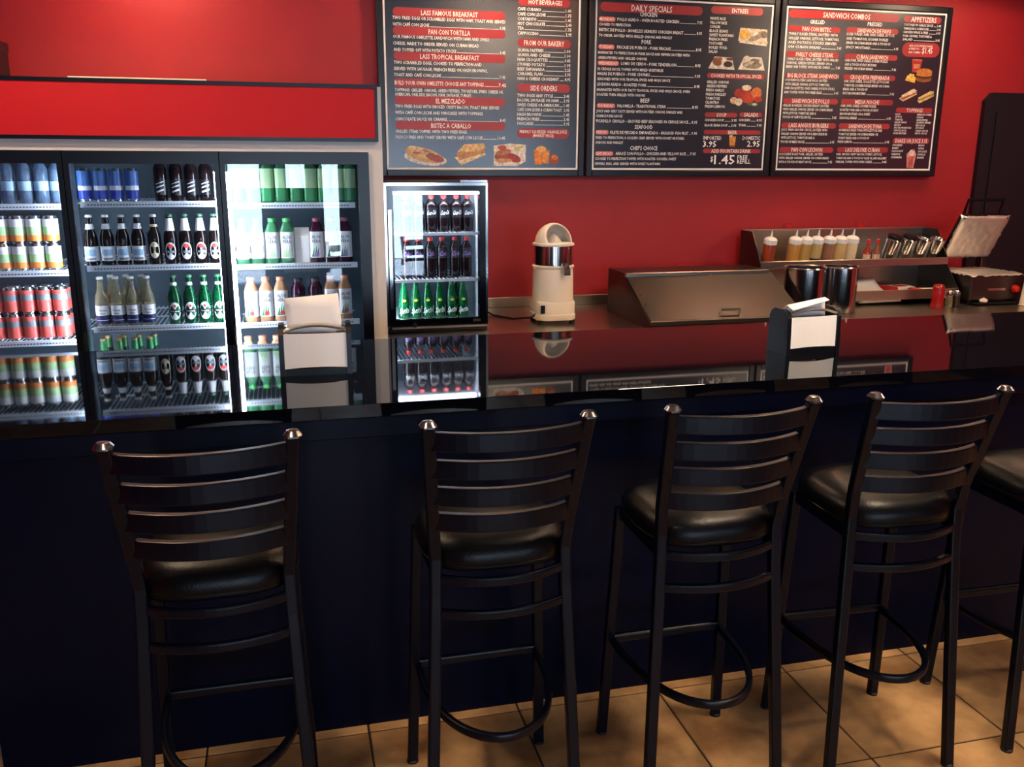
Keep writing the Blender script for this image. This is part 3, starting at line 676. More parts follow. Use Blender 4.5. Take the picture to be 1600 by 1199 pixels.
# ------------------------------------------------------------------ menu boards
BX = [(0.571, 1.688), (1.773, 2.893), (2.976, 4.095)]; BZ0, BZ1 = 1.704, 2.662
PC = {}
def pcol(rgb):
    k = 'print_%d_%d_%d' % rgb
    if k not in M: mat(k, rgb, .4, var=(60, tuple(int(v * .72) for v in rgb)))
    return k
PICS = {   # shapes in a unit rectangle: ('e', cx, cy, rx, ry, rot, colour) or ('q', four corners, colour)
 'omelette': [('e', .5, .35, .5, .32, -8, (238, 232, 224)), ('e', .47, .52, .45, .33, -14, (226, 178, 116)), ('e', .4, .66, .32, .2, -20, (240, 205, 150)), ('e', .72, .38, .22, .17, -15, (186, 82, 58)), ('e', .3, .62, .1, .06, 0, (190, 96, 60)), ('e', .52, .72, .1, .06, -20, (204, 110, 70)), ('e', .62, .58, .07, .05, 0, (120, 130, 60))],
 'pressed_sandwich': [('q', ((0, .38), (.2, .02), (.98, .5), (.9, .75)), (236, 214, 168)), ('q', ((.05, .55), (.9, .86), (.97, .6), (.15, .25)), (198, 140, 78)), ('q', ((.08, .6), (.3, .95), (.92, 1.0), (.98, .8)), (226, 178, 112)), ('e', .55, .78, .38, .15, 8, (234, 194, 130))],
 'steak_plate': [('q', ((0, 0), (.75, 0), (1, .2), (1, .95)), (236, 228, 218)), ('q', ((0, 0), (1, .95), (.5, 1), (0, .9)), (240, 230, 214)), ('e', .32, .42, .3, .24, 0, (156, 78, 44)), ('e', .3, .62, .24, .14, 10, (190, 112, 66)), ('e', .62, .36, .24, .18, -20, (168, 50, 36)), ('e', .25, .82, .14, .1, 0, (186, 70, 44)), ('e', .75, .82, .14, .07, 0, (214, 196, 110)), ('e', .3, .24, .28, .1, 0, (214, 150, 96))],
 'orange_juice': [('q', ((.05, .04), (.33, .04), (.36, .8), (.02, .8)), (240, 140, 34)), ('q', ((.34, .08), (.58, .08), (.62, .78), (.34, .78)), (246, 158, 52)), ('e', .3, .83, .2, .16, 0, (244, 186, 96)), ('e', .8, .3, .19, .26, 0, (176, 74, 26)), ('e', .82, .4, .12, .14, 0, (214, 120, 60))],
 'fish_plate': [('q', ((.05, .15), (.95, 0), (1, .25), (.05, .3)), (226, 220, 208)), ('q', ((0, .25), (.97, .1), (.95, .95), (.05, 1)), (218, 206, 184)), ('e', .2, .62, .18, .28, 0, (222, 178, 84)), ('e', .62, .55, .3, .2, 25, (150, 138, 122)), ('e', .85, .65, .12, .2, 0, (120, 108, 96)), ('e', .55, .66, .12, .07, 30, (236, 230, 220))],
 'beans_plate': [('q', ((0, .05), (1, 0), (.88, .98), (.22, 1)), (224, 216, 204)), ('e', .32, .6, .18, .32, -20, (134, 74, 36)), ('e', .74, .42, .17, .24, 0, (38, 26, 24)), ('e', .8, .84, .14, .12, 0, (96, 48, 40)), ('e', .4, .8, .12, .14, 0, (170, 96, 48))],
 'rice_plate': [('q', ((0, .02), (1, 0), (.86, .9), (.2, .92)), (226, 220, 208)), ('e', .52, .36, .36, .26, 0, (136, 128, 112)), ('e', .6, .62, .18, .2, 0, (112, 104, 92)), ('e', .3, .8, .12, .18, 0, (214, 206, 192)), ('e', .4, .45, .2, .12, 20, (190, 184, 172))],
 'vegetables': [('e', .55, .45, .26, .3, 0, (196, 60, 34)), ('e', .3, .6, .18, .22, 0, (170, 40, 32)), ('e', .82, .62, .17, .28, 0, (216, 120, 60)), ('e', .88, .34, .14, .14, 0, (186, 46, 34)), ('e', .5, .86, .15, .13, 0, (232, 220, 192)), ('e', .12, .26, .12, .16, 0, (206, 176, 140)), ('e', .27, .2, .12, .17, 0, (234, 224, 208)), ('e', .72, .12, .18, .08, 0, (92, 102, 50)), ('e', .78, .1, .07, .06, 0, (236, 232, 222))],
 'beer_glasses': [('q', ((.15, .15), (.5, .15), (.48, .95), (.05, .95)), (214, 138, 44)), ('q', ((.5, .12), (.85, .12), (.95, .9), (.5, .9)), (226, 154, 60)), ('q', ((.05, .85), (.48, .85), (.48, 1), (.05, 1)), (240, 226, 196)), ('q', ((.1, 0), (.9, 0), (.85, .14), (.15, .14)), (110, 64, 40))],
 'burger_combo': [('q', ((.24, .45), (.52, .45), (.58, .98), (.2, .98)), (176, 44, 34)), ('e', .39, .98, .19, .04, 0, (214, 96, 70)), ('q', ((.28, .62), (.48, .62), (.5, .8), (.27, .8)), (220, 150, 120)), ('e', .7, .18, .3, .14, 0, (150, 86, 40)), ('e', .7, .27, .3, .1, 0, (92, 44, 26)), ('e', .7, .36, .3, .07, 0, (214, 170, 70)), ('e', .7, .47, .3, .16, 0, (204, 124, 56)), ('q', ((.0, .1), (.38, 0), (.4, .25), (.08, .32)), (236, 186, 70)), ('q', ((.08, .2), (.3, .12), (.34, .36), (.16, .4)), (244, 206, 104))],
 'two_sandwiches': [('q', ((.0, .3), (.12, .1), (.5, .6), (.42, 1.0)), (228, 206, 166)), ('q', ((.03, .3), (.1, .2), (.5, .68), (.5, .78)), (176, 92, 58)), ('q', ((.06, .5), (.08, .38), (.5, .85), (.38, .98)), (236, 220, 188)), ('q', ((.53, .18), (.6, 0), (1, .5), (.98, .88)), (222, 190, 120)), ('q', ((.55, .24), (.58, .16), (1, .62), (.98, .72)), (150, 130, 60)), ('q', ((.55, .38), (.56, .26), (.98, .74), (.9, .88)), (232, 204, 140))],
 'milkshake': [('q', ((.14, 0), (.84, 0), (1, .72), (0, .72)), (222, 142, 130)), ('q', ((.3, .02), (.7, .02), (.78, .66), (.24, .66)), (200, 96, 88)), ('e', .5, .74, .48, .12, 0, (236, 206, 194)), ('e', .55, .86, .3, .12, 0, (240, 216, 206)), ('e', .66, .95, .12, .06, 0, (206, 110, 100))],
}
def picture(name, u, v, w, h, y, parent):
    mb = MB(); mats = []
    for k, s_ in enumerate(PICS[name]):
        c = pcol(s_[-1])
        if c not in mats: mats.append(c)
        mi = mats.index(c); yy = y - .00015 * k
        if s_[0] == 'e':
            _, cx, cy, rx, ry, rot, _c = s_; pts = []
            for i in range(20):
                a = 2 * PI * i / 20; px = rx * w * math.cos(a); py = ry * h * math.sin(a); r_ = R(rot)
                pts.append((u + cx * w + px * math.cos(r_) - py * math.sin(r_), yy, v + cy * h + px * math.sin(r_) + py * math.cos(r_)))
        else: pts = [(u + p[0] * w, yy, v + p[1] * h) for p in s_[1]]
        mb.add(pts, [tuple(range(len(pts)))], mi)
    mb.build('food_picture', mats, parent, fix=False)['label'] = 'printed picture of ' + name.replace('_', ' ')
def pill(u, v, w, h, y):
    b = min(h, w) * .48; pts = []
    for cx, cy, a in ((u + w - b, v + h - b, 0), (u + b, v + h - b, 90), (u + b, v + b, 180), (u + w - b, v + b, 270)):
        for k in (0, 30, 60, 90): pts.append((cx + b * math.cos(R(a + k)), y, cy + b * math.sin(R(a + k))))
    return pts
BL = ['menu board of breakfasts, bakery and side orders, nearest the big fridge', 'middle menu board headed daily specials', 'rightmost menu board, of sandwiches and appetizers, beside the dark door']
for bi, ((x0, x1), items) in enumerate(zip(BX, BOARDS)):
    w = x1 - x0; h = BZ1 - BZ0; yf = YB - .045
    t = thing('menu_board', BL[bi], 'menu board', (x0, 0, BZ0), 0, 'menu boards on the red wall')
    f = MB(); e = .036
    f.rbox(-e, 0, YB - .055, YB - .002, -e, h + e, .004).rbox(w, w + e, YB - .055, YB - .002, -e, h + e, .004).rbox(0, w, YB - .055, YB - .002, -e, 0, .004).rbox(0, w, YB - .055, YB - .002, h, h + e, .004)
    f.build('frame', 'menu_frame', t, fix=False)
    MB().box(0, w, yf, YB - .01, 0, h).build('printed_panel', 'menu_panel', t)
    bd = MB(); q = .012; y = yf - .0006
    for a0, a1, c0, c1 in ((.002, q, .002, h - .002), (w - q, w - .002, .002, h - .002), (q, w - q, .002, q), (q, w - q, h - q, h - .002)):
        bd.add([(a0, y, c0), (a1, y, c0), (a1, y, c1), (a0, y, c1)], [(0, 1, 2, 3)])
    bd.build('white_border', 'print_white', t, fix=False)
    tx = MB()
    for kind, s_, u, v, tw, th, c in items:
        if kind == 'B':
            MB().add(pill(u, v, tw, th, yf - .0006), [tuple(range(16))]).build('banner', 'print_red' if c == 'r' else 'print_pink', t, fix=False)
        elif kind == 'T': put_text(tx, s_, u, v, tw, th, yf - .0014)
        elif kind == 'L':
            if tw > .004: tx.add([(u, yf - .0014, v), (u + tw, yf - .0014, v), (u + tw, yf - .0014, v + th), (u, yf - .0014, v + th)], [(0, 1, 2, 3)])
        elif kind == 'P': picture(s_, u, v, tw, th, yf - .0008, t)
    tx.build('printed_text', 'print_white', t, fix=False)
# ------------------------------------------------------------------ big drinks fridge
FX0, FX1, FY, FB = -1.62, .46, 4.32, 5.14
fr = thing('drinks_fridge', 'tall white three-door drinks fridge with glass doors and red header panel', 'fridge', (0, 0, 0))
def fpart(name, m, *boxes, b=0):
    mb = MB()
    for q in boxes: (mb.rbox(*q, b) if b else mb.box(*q))
    return mb.build(name, m, fr, fix=False)
fpart('cabinet', 'fridge_white', (FX0, FX1, FY + .03, FB, 0, .12), (FX0, FX1, FY + .03, FB, 1.80, 2.08), (FX0, FX0 + .05, FY + .03, FB, .12, 1.80), (FX1 - .05, FX1, FY + .03, FB, .12, 1.80), (FX0, FX1, FB - .03, FB, .12, 1.80))
fpart('front_surround', 'fridge_white', (FX0, FX1 - .065, FY, FY + .03, 1.79, 1.842), (FX0, FX0 + .065, FY, FY + .03, .1, 1.79), (FX1 - .065, FX1, FY, FY + .03, .1, 2.08))
fpart('base_grille', 'fridge_black', (FX0, FX1, FY - .002, FY + .03, .0, .1))
fpart('liner', 'fridge_inner', (FX0 + .05, FX1 - .05, FB - .035, FB - .03, .12, 1.80), (FX0 + .05, FX1 - .05, FY + .06, FB - .035, .12, .14), (FX0 + .05, FX1 - .05, FY + .06, FB - .035, 1.77, 1.80), (FX0 + .05, FX0 + .06, FY + .06, FB - .035, .14, 1.77), (FX1 - .06, FX1 - .05, FY + .06, FB - .035, .14, 1.77))
hp = fpart('header_panel', 'red_panel', (FX0, .428, FY - .03, FY + .03, 1.852, 2.07))
MB().box(FX0, .44, FY - .036, FY + .03, 1.836, 1.852).box(FX0, .44, FY - .036, FY + .03, 2.07, 2.086).box(.428, .44, FY - .036, FY + .03, 1.852, 2.07).build('header_trim', 'fridge_black', hp, fix=False)
DOORS = [(-1.555, -.912), (-.908, -.27), (-.266, .393)]
for k, (a, b) in enumerate(DOORS):
    d = MB()
    st = .022
    d.box(a, a + st, FY - .02, FY + .025, .11, 1.788).box(b - (st if k < 2 else .05), b, FY - .02, FY + .025, .11, 1.788)
    e_ = b - (st if k < 2 else .05); d.box(a + st, e_, FY - .02, FY + .025, 1.735, 1.788).box(a + st, e_, FY - .02, FY + .025, .11, .18)
    dd = d.build('door', 'fridge_black', fr, fix=False)
    MB().box(a + st, b - (st if k < 2 else .05), FY - .002, FY + .002, .18, 1.735).build('pane', 'pane', dd)
    MB().rbox(a + .004, a + .018, FY - .045, FY - .02, .75, 1.0, .003).build('handle', 'fridge_black', dd)
for x in (-.91, -.268): fpart('mullion', 'fridge_inner', (x - .02, x + .02, FY + .03, FY + .10, .14, 1.77))
for x, s_ in ((-.91, -1), (-.268, -1), (-.268, 1)):                # light tubes behind the door posts
    x0 = x + s_ * .0205; w_, y_ = (.018, FY + .035) if s_ > 0 else (.013, FY + .072)
    fpart('led_tube', 'led', (min(x0, x0 + s_ * w_), max(x0, x0 + s_ * w_), y_, y_ + .025, .2, 1.7))
SEC = [(-1.555, -.94), (-.885, -.30), (-.235, .335)]
SHELF = [[1.556, 1.26, .94, .64], [1.564, 1.276, .992, .70], [1.554, 1.268, .988, .70]]
wire_me = {}
for k, (a, b) in enumerate(SEC):
    for n, z in enumerate(SHELF[k]):
        sh = MB(); w = b - a
        sh.box(a, b, 4.438, 4.452, z - .022, z + .004)
        for q in range(int(w / .022)): x = a + .011 + q * .022; sh.box(x - .002, x + .002, 4.452, 5.08, z - .006, z - .002)
        for y in (4.5, 4.78, 5.06): sh.box(a, b, y - .003, y + .003, z - .012, z - .006)
        so = sh.build('wire_shelf', 'shelf_white', fr, fix=False)
        tk = MB(); q = a + .03
        while q < b - .03: tk.box(q, q + .009, 4.4365, 4.4385, z - .013, z - .008); q += .0135
        tk.build('price_rail_slots', 'tick', so, fix=False)['kind'] = 'stuff'

# ------------------------------------------------------------------ bottles and cans
for n_, c_, r_, t_ in (('glass_brown', (22, 13, 12), .08, 0), ('glass_green', (10, 92, 52), .06, .45), ('glass_clear', (206, 196, 160), .05, .75), ('glass_water', (130, 160, 190), .06, .7), ('plastic_green', (92, 170, 120), .12, .5), ('juice_peach', (214, 160, 120), .2, .3), ('juice_purple', (54, 16, 40), .14, 0), ('plastic_cola', (26, 14, 16), .1, 0), ('sprite_green', (14, 110, 60), .06, .5)):
    mat(n_, c_, r_, trans=t_, ior=1.35)
for n_, c_ in (('cap_white', (226, 226, 226)), ('cap_blue', (150, 170, 196)), ('cap_green', (70, 120, 90)), ('cap_lime', (92, 196, 110)), ('cap_peach', (232, 150, 112)), ('cap_dark', (36, 26, 40)), ('cap_plum', (150, 70, 96)), ('cap_gold', (176, 150, 92)), ('cap_red', (200, 40, 36)),
               ('lab_blue', (60, 104, 176)), ('lab_navy', (22, 34, 92)), ('lab_white', (232, 232, 234)), ('lab_cream', (228, 216, 184)), ('lab_sky', (150, 184, 214)), ('lab_green', (40, 138, 78)), ('lab_red', (206, 60, 54)), ('lab_orange', (222, 130, 60)), ('lab_paleg', (168, 204, 150)), ('lab_lime', (206, 214, 70)), ('lab_purple', (150, 112, 190)), ('lab_black', (18, 16, 22)), ('lab_pink', (224, 92, 84)), ('lab_grey', (120, 132, 140)), ('ink', (40, 50, 56)), ('ink_white', (240, 240, 240)), ('lab_cobalt', (34, 60, 170))):
    mat(n_, c_, .35)
mat('can_metal', (196, 200, 204), .22, 1)
def shell(r, z0, z1, a=140, n=14, mi=0, mb=None):                    # label wrapped round the front
    mb = mb or MB(); return mb.lathe([(r, z0), (r, z1)], n, mi=mi, a0=R(-90 - a / 2), a1=R(-90 + a / 2))
def oval(r, z, w, h, mb, mi=0, n=18):                                # oval label on a cylinder
    pts = [(r * math.sin(w * math.cos(2 * PI * i / n) / r), -r * math.cos(w * math.cos(2 * PI * i / n) / r), z + h * math.sin(2 * PI * i / n)) for i in range(n)]
    c = (0, -r, z); return mb.add([c] + pts, [(0, 1 + i, 1 + (i + 1) % n) for i in range(n)], mi)
KINDS = {}
def kind(key, name, cat, parts): KINDS[key] = (name, cat, parts)     # parts: (part name, mesh, parent part index or None)
LONG = [(0, 0), (.027, 0), (.0305, .006), (.0305, .118), (.0285, .138), (.018, .168), (.0140, .192), (.0132, .222)]
CAPR = [(.0152, .219), (.0155, .224), (.0140, .230), (0, .2305)]
def longneck(key, glass, cap, labs, text=None):
    ps = [('bottle_body', MB().lathe(LONG, 18).mesh('bottle_body', glass), None), ('cap', MB().lathe(CAPR, 14).mesh('cap', cap), None)]
    for nm, fn, ms in labs: mb = MB(); fn(mb); ps.append((nm, mb.mesh(nm, ms, fix=False), None))
    kind(key, 'beer_bottle', 'bottle', ps)
def lab_bluewhite(mb):
    shell(.0311, .022, .088, 200, mb=mb); shell(.0314, .046, .074, 90, 8, 1, mb); shell(.0314, .026, .036, 80, 8, 2, mb)
longneck('ale', 'glass_brown', 'cap_white', [('label', lab_bluewhite, ['lab_white', 'lab_sky', 'lab_grey']), ('neck_label', lambda mb: mb.lathe([(.0200, .166), (.0152, .190)], 14), 'lab_white')])
longneck('stout', 'glass_brown', 'cap_white', [('label', lambda mb: (oval(.0312, .068, .023, .038, mb), oval(.0316, .074, .007, .008, mb, 1)), ['lab_cream', 'lab_grey']), ('neck_label', lambda mb: mb.lathe([(.0175, .174), (.0160, .186)], 14), 'lab_cream')])
longneck('lager', 'glass_brown', 'cap_green', [('label', lambda mb: (oval(.0312, .062, .026, .040, mb), oval(.0316, .085, .014, .010, mb, 1), shell(.0316, .052, .064, 60, 8, 2, mb)), ['lab_white', 'lab_red', 'lab_grey']), ('neck_label', lambda mb: mb.lathe([(.0235, .150), (.0146, .212)], 14), 'lab_white')])
def lab_clear(mb):
    shell(.0311, .052, .098, 220, mb=mb); shell(.0311, .012, .050, 150, 12, 1, mb); shell(.0314, .028, .031, 130, 12, 0, mb); wrap_text(mb, 'Corona', .0314, .072, .036, .010, 2); wrap_text(mb, 'Extra', .0314, .058, .022, .007, 2)
longneck('clear', 'glass_clear', 'cap_white', [('label', lab_clear, ['lab_white', 'lab_navy', 'ink'])])
def lab_green(mb):
    oval(.0312, .062, .028, .042, mb); shell(.0316, .054, .070, 100, 10, 1, mb); oval(.0316, .086, .006, .006, mb, 2); wrap_text(mb, 'Heineken', .0319, .058, .040, .008, 0)
longneck('green', 'glass_green', 'cap_green', [('label', lab_green, ['lab_white', 'lab_black', 'lab_red']), ('neck_label', lambda mb: mb.lathe([(.0160, .178), (.0146, .196)], 14), 'lab_white')])
longneck('goldcap', 'glass_green', 'cap_gold', [('label', lambda mb: shell(.0312, .03, .09, 200, mb=mb), 'lab_white'), ('neck_foil', lambda mb: mb.lathe([(.0170, .176), (.0142, .218)], 14), 'lab_green')])
def can(key, h, r, bands, text=None, metal='can_metal'):
    body = MB().lathe([(r * .8, 0), (r * .95, .006), (r, .013), (r, h - .012), (r * .9, h - .004), (r * .88, h), (r * .82, h - .004), (0, h - .004)], 18)
    w = MB(); ms = []
    for z0, z1, m_ in bands:
        if m_ not in ms: ms.append(m_)
        w.lathe([(r + .0004, z0 * h), (r + .0004, z1 * h)], 18, mi=ms.index(m_))
    if text: ms.append(text[1]); wrap_text(w, text[0], r + .0009, text[2] * h, text[3], text[4], len(ms) - 1)
    lid = MB().box(-.006, .006, -.014, .010, 0, .0015)
    kind(key, 'drink_can', 'can', [('can_body', body.mesh('can_body', metal), None), ('printed_wrap', w.mesh('printed_wrap', ms, fix=False), None), ('pull_tab', MB().box(-.006, .006, -.014, .010, h - .0035, h - .001).mesh('pull_tab', 'can_metal'), None)])
can('white_can', .122, .033, [(.1, .32, 'lab_orange'), (.32, .62, 'lab_paleg'), (.62, .9, 'lab_white')])
can('red_can', .122, .033, [(.1, .52, 'lab_pink'), (.52, .74, 'lab_grey'), (.74, .9, 'lab_pink')])
can('blue_can', .150, .029, [(.09, .35, 'lab_cobalt'), (.35, .48, 'lab_white'), (.48, .92, 'lab_blue')])
def soft(key, name, h, r, body, cap, labs, sq=0, neck=.017, sh=.72, capn='cap'):
    prof = [(0, 0), (r * .88, 0), (r, .008), (r, h * sh), (r * .93, h * (sh + .05)), (neck * 1.15, h * .88), (neck, h * .9), (neck, h * .93)]
    ps = [('bottle_body', MB().lathe(prof, 20, sq=sq).mesh('bottle_body', body), None), (capn, MB().lathe([(neck * 1.12, h * .915), (neck * 1.12, h * .995), (neck, h), (0, h)], 14).mesh(capn, cap), None)]
    for nm, fn, ms in labs: mb = MB(); fn(mb); ps.append((nm, mb.mesh(nm, ms, fix=False), None))
    kind(key, name, 'bottle', ps)
def aloe(key, body, cap, green, dark):
    h, r = .215, .0325
    def lab(mb):
        mb.lathe([(r * 1.012, h * .12), (r * 1.012, h * .70)], 20, sq=2.2)
        f = -r * 1.025
        for q, (x0, x1, zz, tp) in enumerate(((-.024, -.012, .03, .075), (-.012, 0, .03, .09), (-.004, .010, .03, .08))): mb.add([(x0, f, zz), (x1, f, zz), ((x0 + x1) / 2 + .008, f, tp)], [(0, 1, 2)], 1)
        mb.add([(.002 + .011 * math.cos(2 * PI * i / 12), f - .0003, .042 + .011 * math.sin(2 * PI * i / 12)) for i in range(12)], [tuple(range(12))], 2)
        put_text(mb, 'ALOE', -.021, .118, .042, .016, f, 3); put_text(mb, 'VERA', -.021, .097, .042, .016, f, 3)
    soft(key, 'juice_bottle', h, r, body, cap, [('label', lab, ['lab_white', green, dark, 'ink'])], sq=2.2, neck=.0165, sh=.70)
aloe('aloe_green', 'plastic_green', 'cap_lime', 'lab_paleg', 'lab_paleg'); aloe('aloe_peach', 'juice_peach', 'cap_peach', 'lab_green', 'lab_red')
def purple_lab(mb): mb.lathe([(.0345, .04), (.0345, .125)], 20); shell(.0349, .095, .112, 150, 12, 1, mb)
soft('purple', 'juice_bottle', .205, .034, 'juice_purple', 'cap_dark', [('label', purple_lab, ['lab_black', 'lab_grey'])], neck=.021, sh=.74)
aloe('aloe_plum', 'juice_purple', 'cap_plum', 'lab_green', 'lab_purple')
soft('green_big', 'juice_bottle', .208, .0315, 'plastic_green', 'cap_lime', [('label', lambda mb: (mb.lathe([(.0320, .012), (.0320, .068)], 20, sq=2.2), mb.lathe([(.0320, .07), (.0320, .16)], 20, mi=1, sq=2.2)), ['lab_green', 'lab_paleg'])], sq=2.2, neck=.0165)
soft('water', 'water_bottle', .205, .031, 'glass_water', 'cap_white', [('label', lambda mb: mb.lathe([(.0314, .06), (.0314, .10)], 18), 'lab_sky')], neck=.0135)
soft('cola_dark', 'soda_bottle', .20, .0285, 'plastic_cola', 'cap_red', [('label', lambda mb: (shell(.0289, .03, .10, 200, mb=mb), mb.add([(.0296 * math.sin(a_), -.0296 * math.cos(a_), z_ + .010 * a_) for z_ in (.045, .053, .066, .072, .083, .087) for a_ in (-.6, -.3, 0, .3, .6)], [(q * 5 + i, q * 5 + i + 1, q * 5 + i + 6, q * 5 + i + 5) for q in (0, 2, 4) for i in range(4)], 1)), ['lab_black', 'ink_white'])], neck=.0135)
soft('cola', 'soda_bottle', .182, .031, 'plastic_cola', 'cap_red', [('label', lambda mb: (shell(.0315, .070, .122, 240, mb=mb), wrap_text(mb, 'Coca-Cola', .0320, .086, .052, .022, 1, .3, .10)), ['lab_black', 'ink_white'])], neck=.0135)
soft('grape', 'soda_bottle', .205, .0285, 'plastic_cola', 'cap_red', [('label', lambda mb: (shell(.0289, .10, .150, 240, mb=mb), wrap_text(mb, 'Coke', .0294, .112, .042, .024, 1, .2, .1)), ['lab_black', 'lab_purple'])], neck=.0130)
SPR = [(r_, z_ * .84) for r_, z_ in [(0, 0), (.027, 0), (.0300, .006), (.0300, .05), (.0270, .075), (.0285, .10), (.0240, .145), (.0140, .195), (.0132, .228)]]
def spr_lab(mb): wrap_text(mb, 'Sprite', .0308, .028, .056, .030, 0, .25, .12, .03); oval(.0305, .094, .011, .007, mb, 1)
kind('sprite', 'soda_bottle', 'bottle', [('bottle_body', MB().lathe(SPR, 20).mesh('bottle_body', 'sprite_green'), None), ('cap', MB().lathe([(r_, z_ - .030) for r_, z_ in CAPR], 14).mesh('cap', 'cap_green'), None), ('printed_mark', (lambda mb: (spr_lab(mb), mb)[1])(MB()).mesh('printed_mark', ['ink_white', 'lab_lime'], fix=False), None)])
def put(key, x, y, z, label, group, rz=None):
    name, cat, ps = KINDS[key]
    t = thing(name, label, cat, (x, y, z), R(random.uniform(-7, 7)) if rz is None else rz, group)
    for pn, me, _ in ps: link(pn, me, t)
    return t
def row(key, xs_, z, desc, where, group, y=4.5, dz=0, extra=''):
    for i, x in enumerate(xs_):
        pos = 'only one' if len(xs_) == 1 else '%s from left' % ORD[i]
        put(key, x, y, z + .0005 + dz, ('%s, %s%s, %s' % (desc, pos, extra, where)) if len(xs_) > 1 else '%s%s, %s' % (desc, extra, where), group)
# left door
row('water', [-1.25, -1.183, -1.115, -1.047, -.982], 1.556, 'clear water bottle', 'top shelf, left fridge door', 'water bottles on the top shelf')
CX = [-1.306, -1.237, -1.168, -1.099, -1.03]
for dz, ex in ((0, ' of bottom layer'), (.1215, ' of top layer')):
    row('white_can', CX, 1.26, 'white green-orange can', 'second shelf, left fridge door', 'white and green cans', extra=ex, dz=dz)
    row('red_can', [x + .006 for x in CX], .94, 'pink-red can', 'third shelf, left fridge door', 'red cans', extra=ex, dz=dz)
    row('red_can', [x + .006 for x in CX[1:]], .94, 'pink-red can in back row', 'third shelf, left fridge door', 'red cans', y=4.57, extra=ex, dz=dz)
# middle door
row('blue_can', [-.869, -.802, -.737, -.669], 1.564, 'tall blue can', 'top shelf, middle fridge door', 'blue cans')
row('cola_dark', [-.545, -.477, -.411, -.347], 1.564, 'dark soda bottle with pale stripes', 'top shelf, middle fridge door', 'dark soda bottles')
row('ale', [-.868, -.799, -.731, -.664], 1.276, 'brown beer bottle with square blue-white label', 'middle fridge door', 'beers with blue-white labels')
row('stout', [-.593], 1.276, 'brown beer bottle with cream oval label', 'middle fridge door', 'beer with cream label')
row('lager', [-.523, -.455, -.388, -.323], 1.276, 'brown beer bottle with white oval label and green cap', 'middle fridge door', 'beers with white oval labels')
row('clear', [-.849, -.782, -.715, -.646], .992, 'clear pale-beer bottle', 'front row, third shelf, middle fridge door', 'clear beer bottles')
row('clear', [-.815, -.747, -.68], .992, 'clear pale-beer bottle', 'back row, third shelf, middle fridge door', 'clear beer bottles', y=4.575)
row('green', [-.528, -.458, -.391, -.326], .992, 'green beer bottle with white oval label', 'middle fridge door', 'green beer bottles')
row('goldcap', [-.86, -.792, -.724, -.656], .70, 'gold-capped green bottle', 'front row, lowest shelf, middle fridge door', 'gold-capped bottles')
row('goldcap', [-.85, -.782, -.714, -.646], .70, 'gold-capped green bottle', 'back row, lowest shelf, middle fridge door', 'gold-capped bottles', y=4.575)
# right door
row('green_big', [-.202, -.136, -.07, -.004, .062, .128, .194, .26, .312], 1.554, 'tall pale green drink bottle', 'top shelf, right fridge door', 'tall green drink bottles')
row('aloe_green', [-.196, -.128, -.06, .008], 1.268, 'green-capped juice bottle with white label', 'right fridge door', 'green-capped juice bottles')
row('aloe_plum', [.148, .216, .284], 1.268, 'plum-capped juice bottle with white label', 'right fridge door', 'plum-capped juice bottles')
row('aloe_peach', [-.175, -.106, -.037], .988, 'peach-capped juice bottle', 'left of dark juice bottles, third shelf, right fridge door', 'peach-capped juice bottles')
row('purple', [.046, .129], .988, 'dark purple juice bottle', 'third shelf, right fridge door', 'dark purple juice bottles')
row('aloe_peach', [.203, .271], .988, 'peach-capped juice bottle', 'right of dark juice bottles, third shelf, right fridge door', 'peach-capped juice bottles')
row('aloe_peach', [-.205, -.137, -.069, -.001, .067, .135, .203, .271], .70, 'peach-capped juice bottle', 'lowest shelf, right fridge door', 'peach-capped juice bottles on the lowest shelf')
cb = thing('drink_carton', 'plain white carton between green and plum capped juice bottles', 'carton', (.078, 4.52, 1.2685))
MB().rbox(-.035, .035, -.035, .035, 0, .135, .003).build('carton_body', 'paper', cb); MB().prism([(-.035, .135), (.035, .135), (0, .168)], -.035, .035, 'x').build('gable_top', 'paper', cb)
# things lying on the fridge
bx = thing('storage_box', 'dark box standing on top of the big fridge, far left', 'box', (-1.32, 4.72, 2.0805))
MB().rbox(-.115, .115, -.13, .13, 0, .19, .004).build('box_body', 'black_plastic', bx); MB().rbox(-.12, .12, -.135, .135, .15, .195, .004).build('lid', 'black_plastic', bx)
ls = MB().prism([(4.34, 2.0865), (4.37, 2.0865), (4.37, 2.093), (4.355, 2.097), (4.34, 2.093)], -.86, -.3, 'x').build('lighting_strip', 'fridge_white')
tag(ls, 'thin pale strip lying along the top edge of the red header', 'strip')

# ------------------------------------------------------------------ small counter fridge
mf = thing('counter_fridge', 'small black glass-door fridge with chrome trim standing on the steel table', 'fridge', (.7365, 4.48, TZ))
def mpart(name, m, *boxes, parent=mf):
    mb = MB()
    for q in boxes: mb.box(*q)
    return mb.build(name, m, parent, fix=False)
HW = .2565; MH = .752
mpart('cabinet', 'black_plastic', (-HW, HW, .05, .55, 0, .05), (-HW, HW, .05, .55, MH - .045, MH), (-HW, -HW + .03, .05, .55, .05, MH - .045), (HW - .03, HW, .05, .55, .05, MH - .045), (-HW, HW, .53, .55, .05, MH - .045))
mpart('back_liner', 'fridge_inner', (-HW + .03, HW - .03, .52, .53, .05, MH - .045))
mpart('liner', 'shelf_white', (-HW + .03, -HW + .034, .07, .52, .05, MH - .045), (HW - .034, HW - .03, .07, .52, .05, MH - .045), (-HW + .03, HW - .03, .07, .52, .05, .055), (-HW + .03, HW - .03, .07, .52, MH - .05, MH - .045))
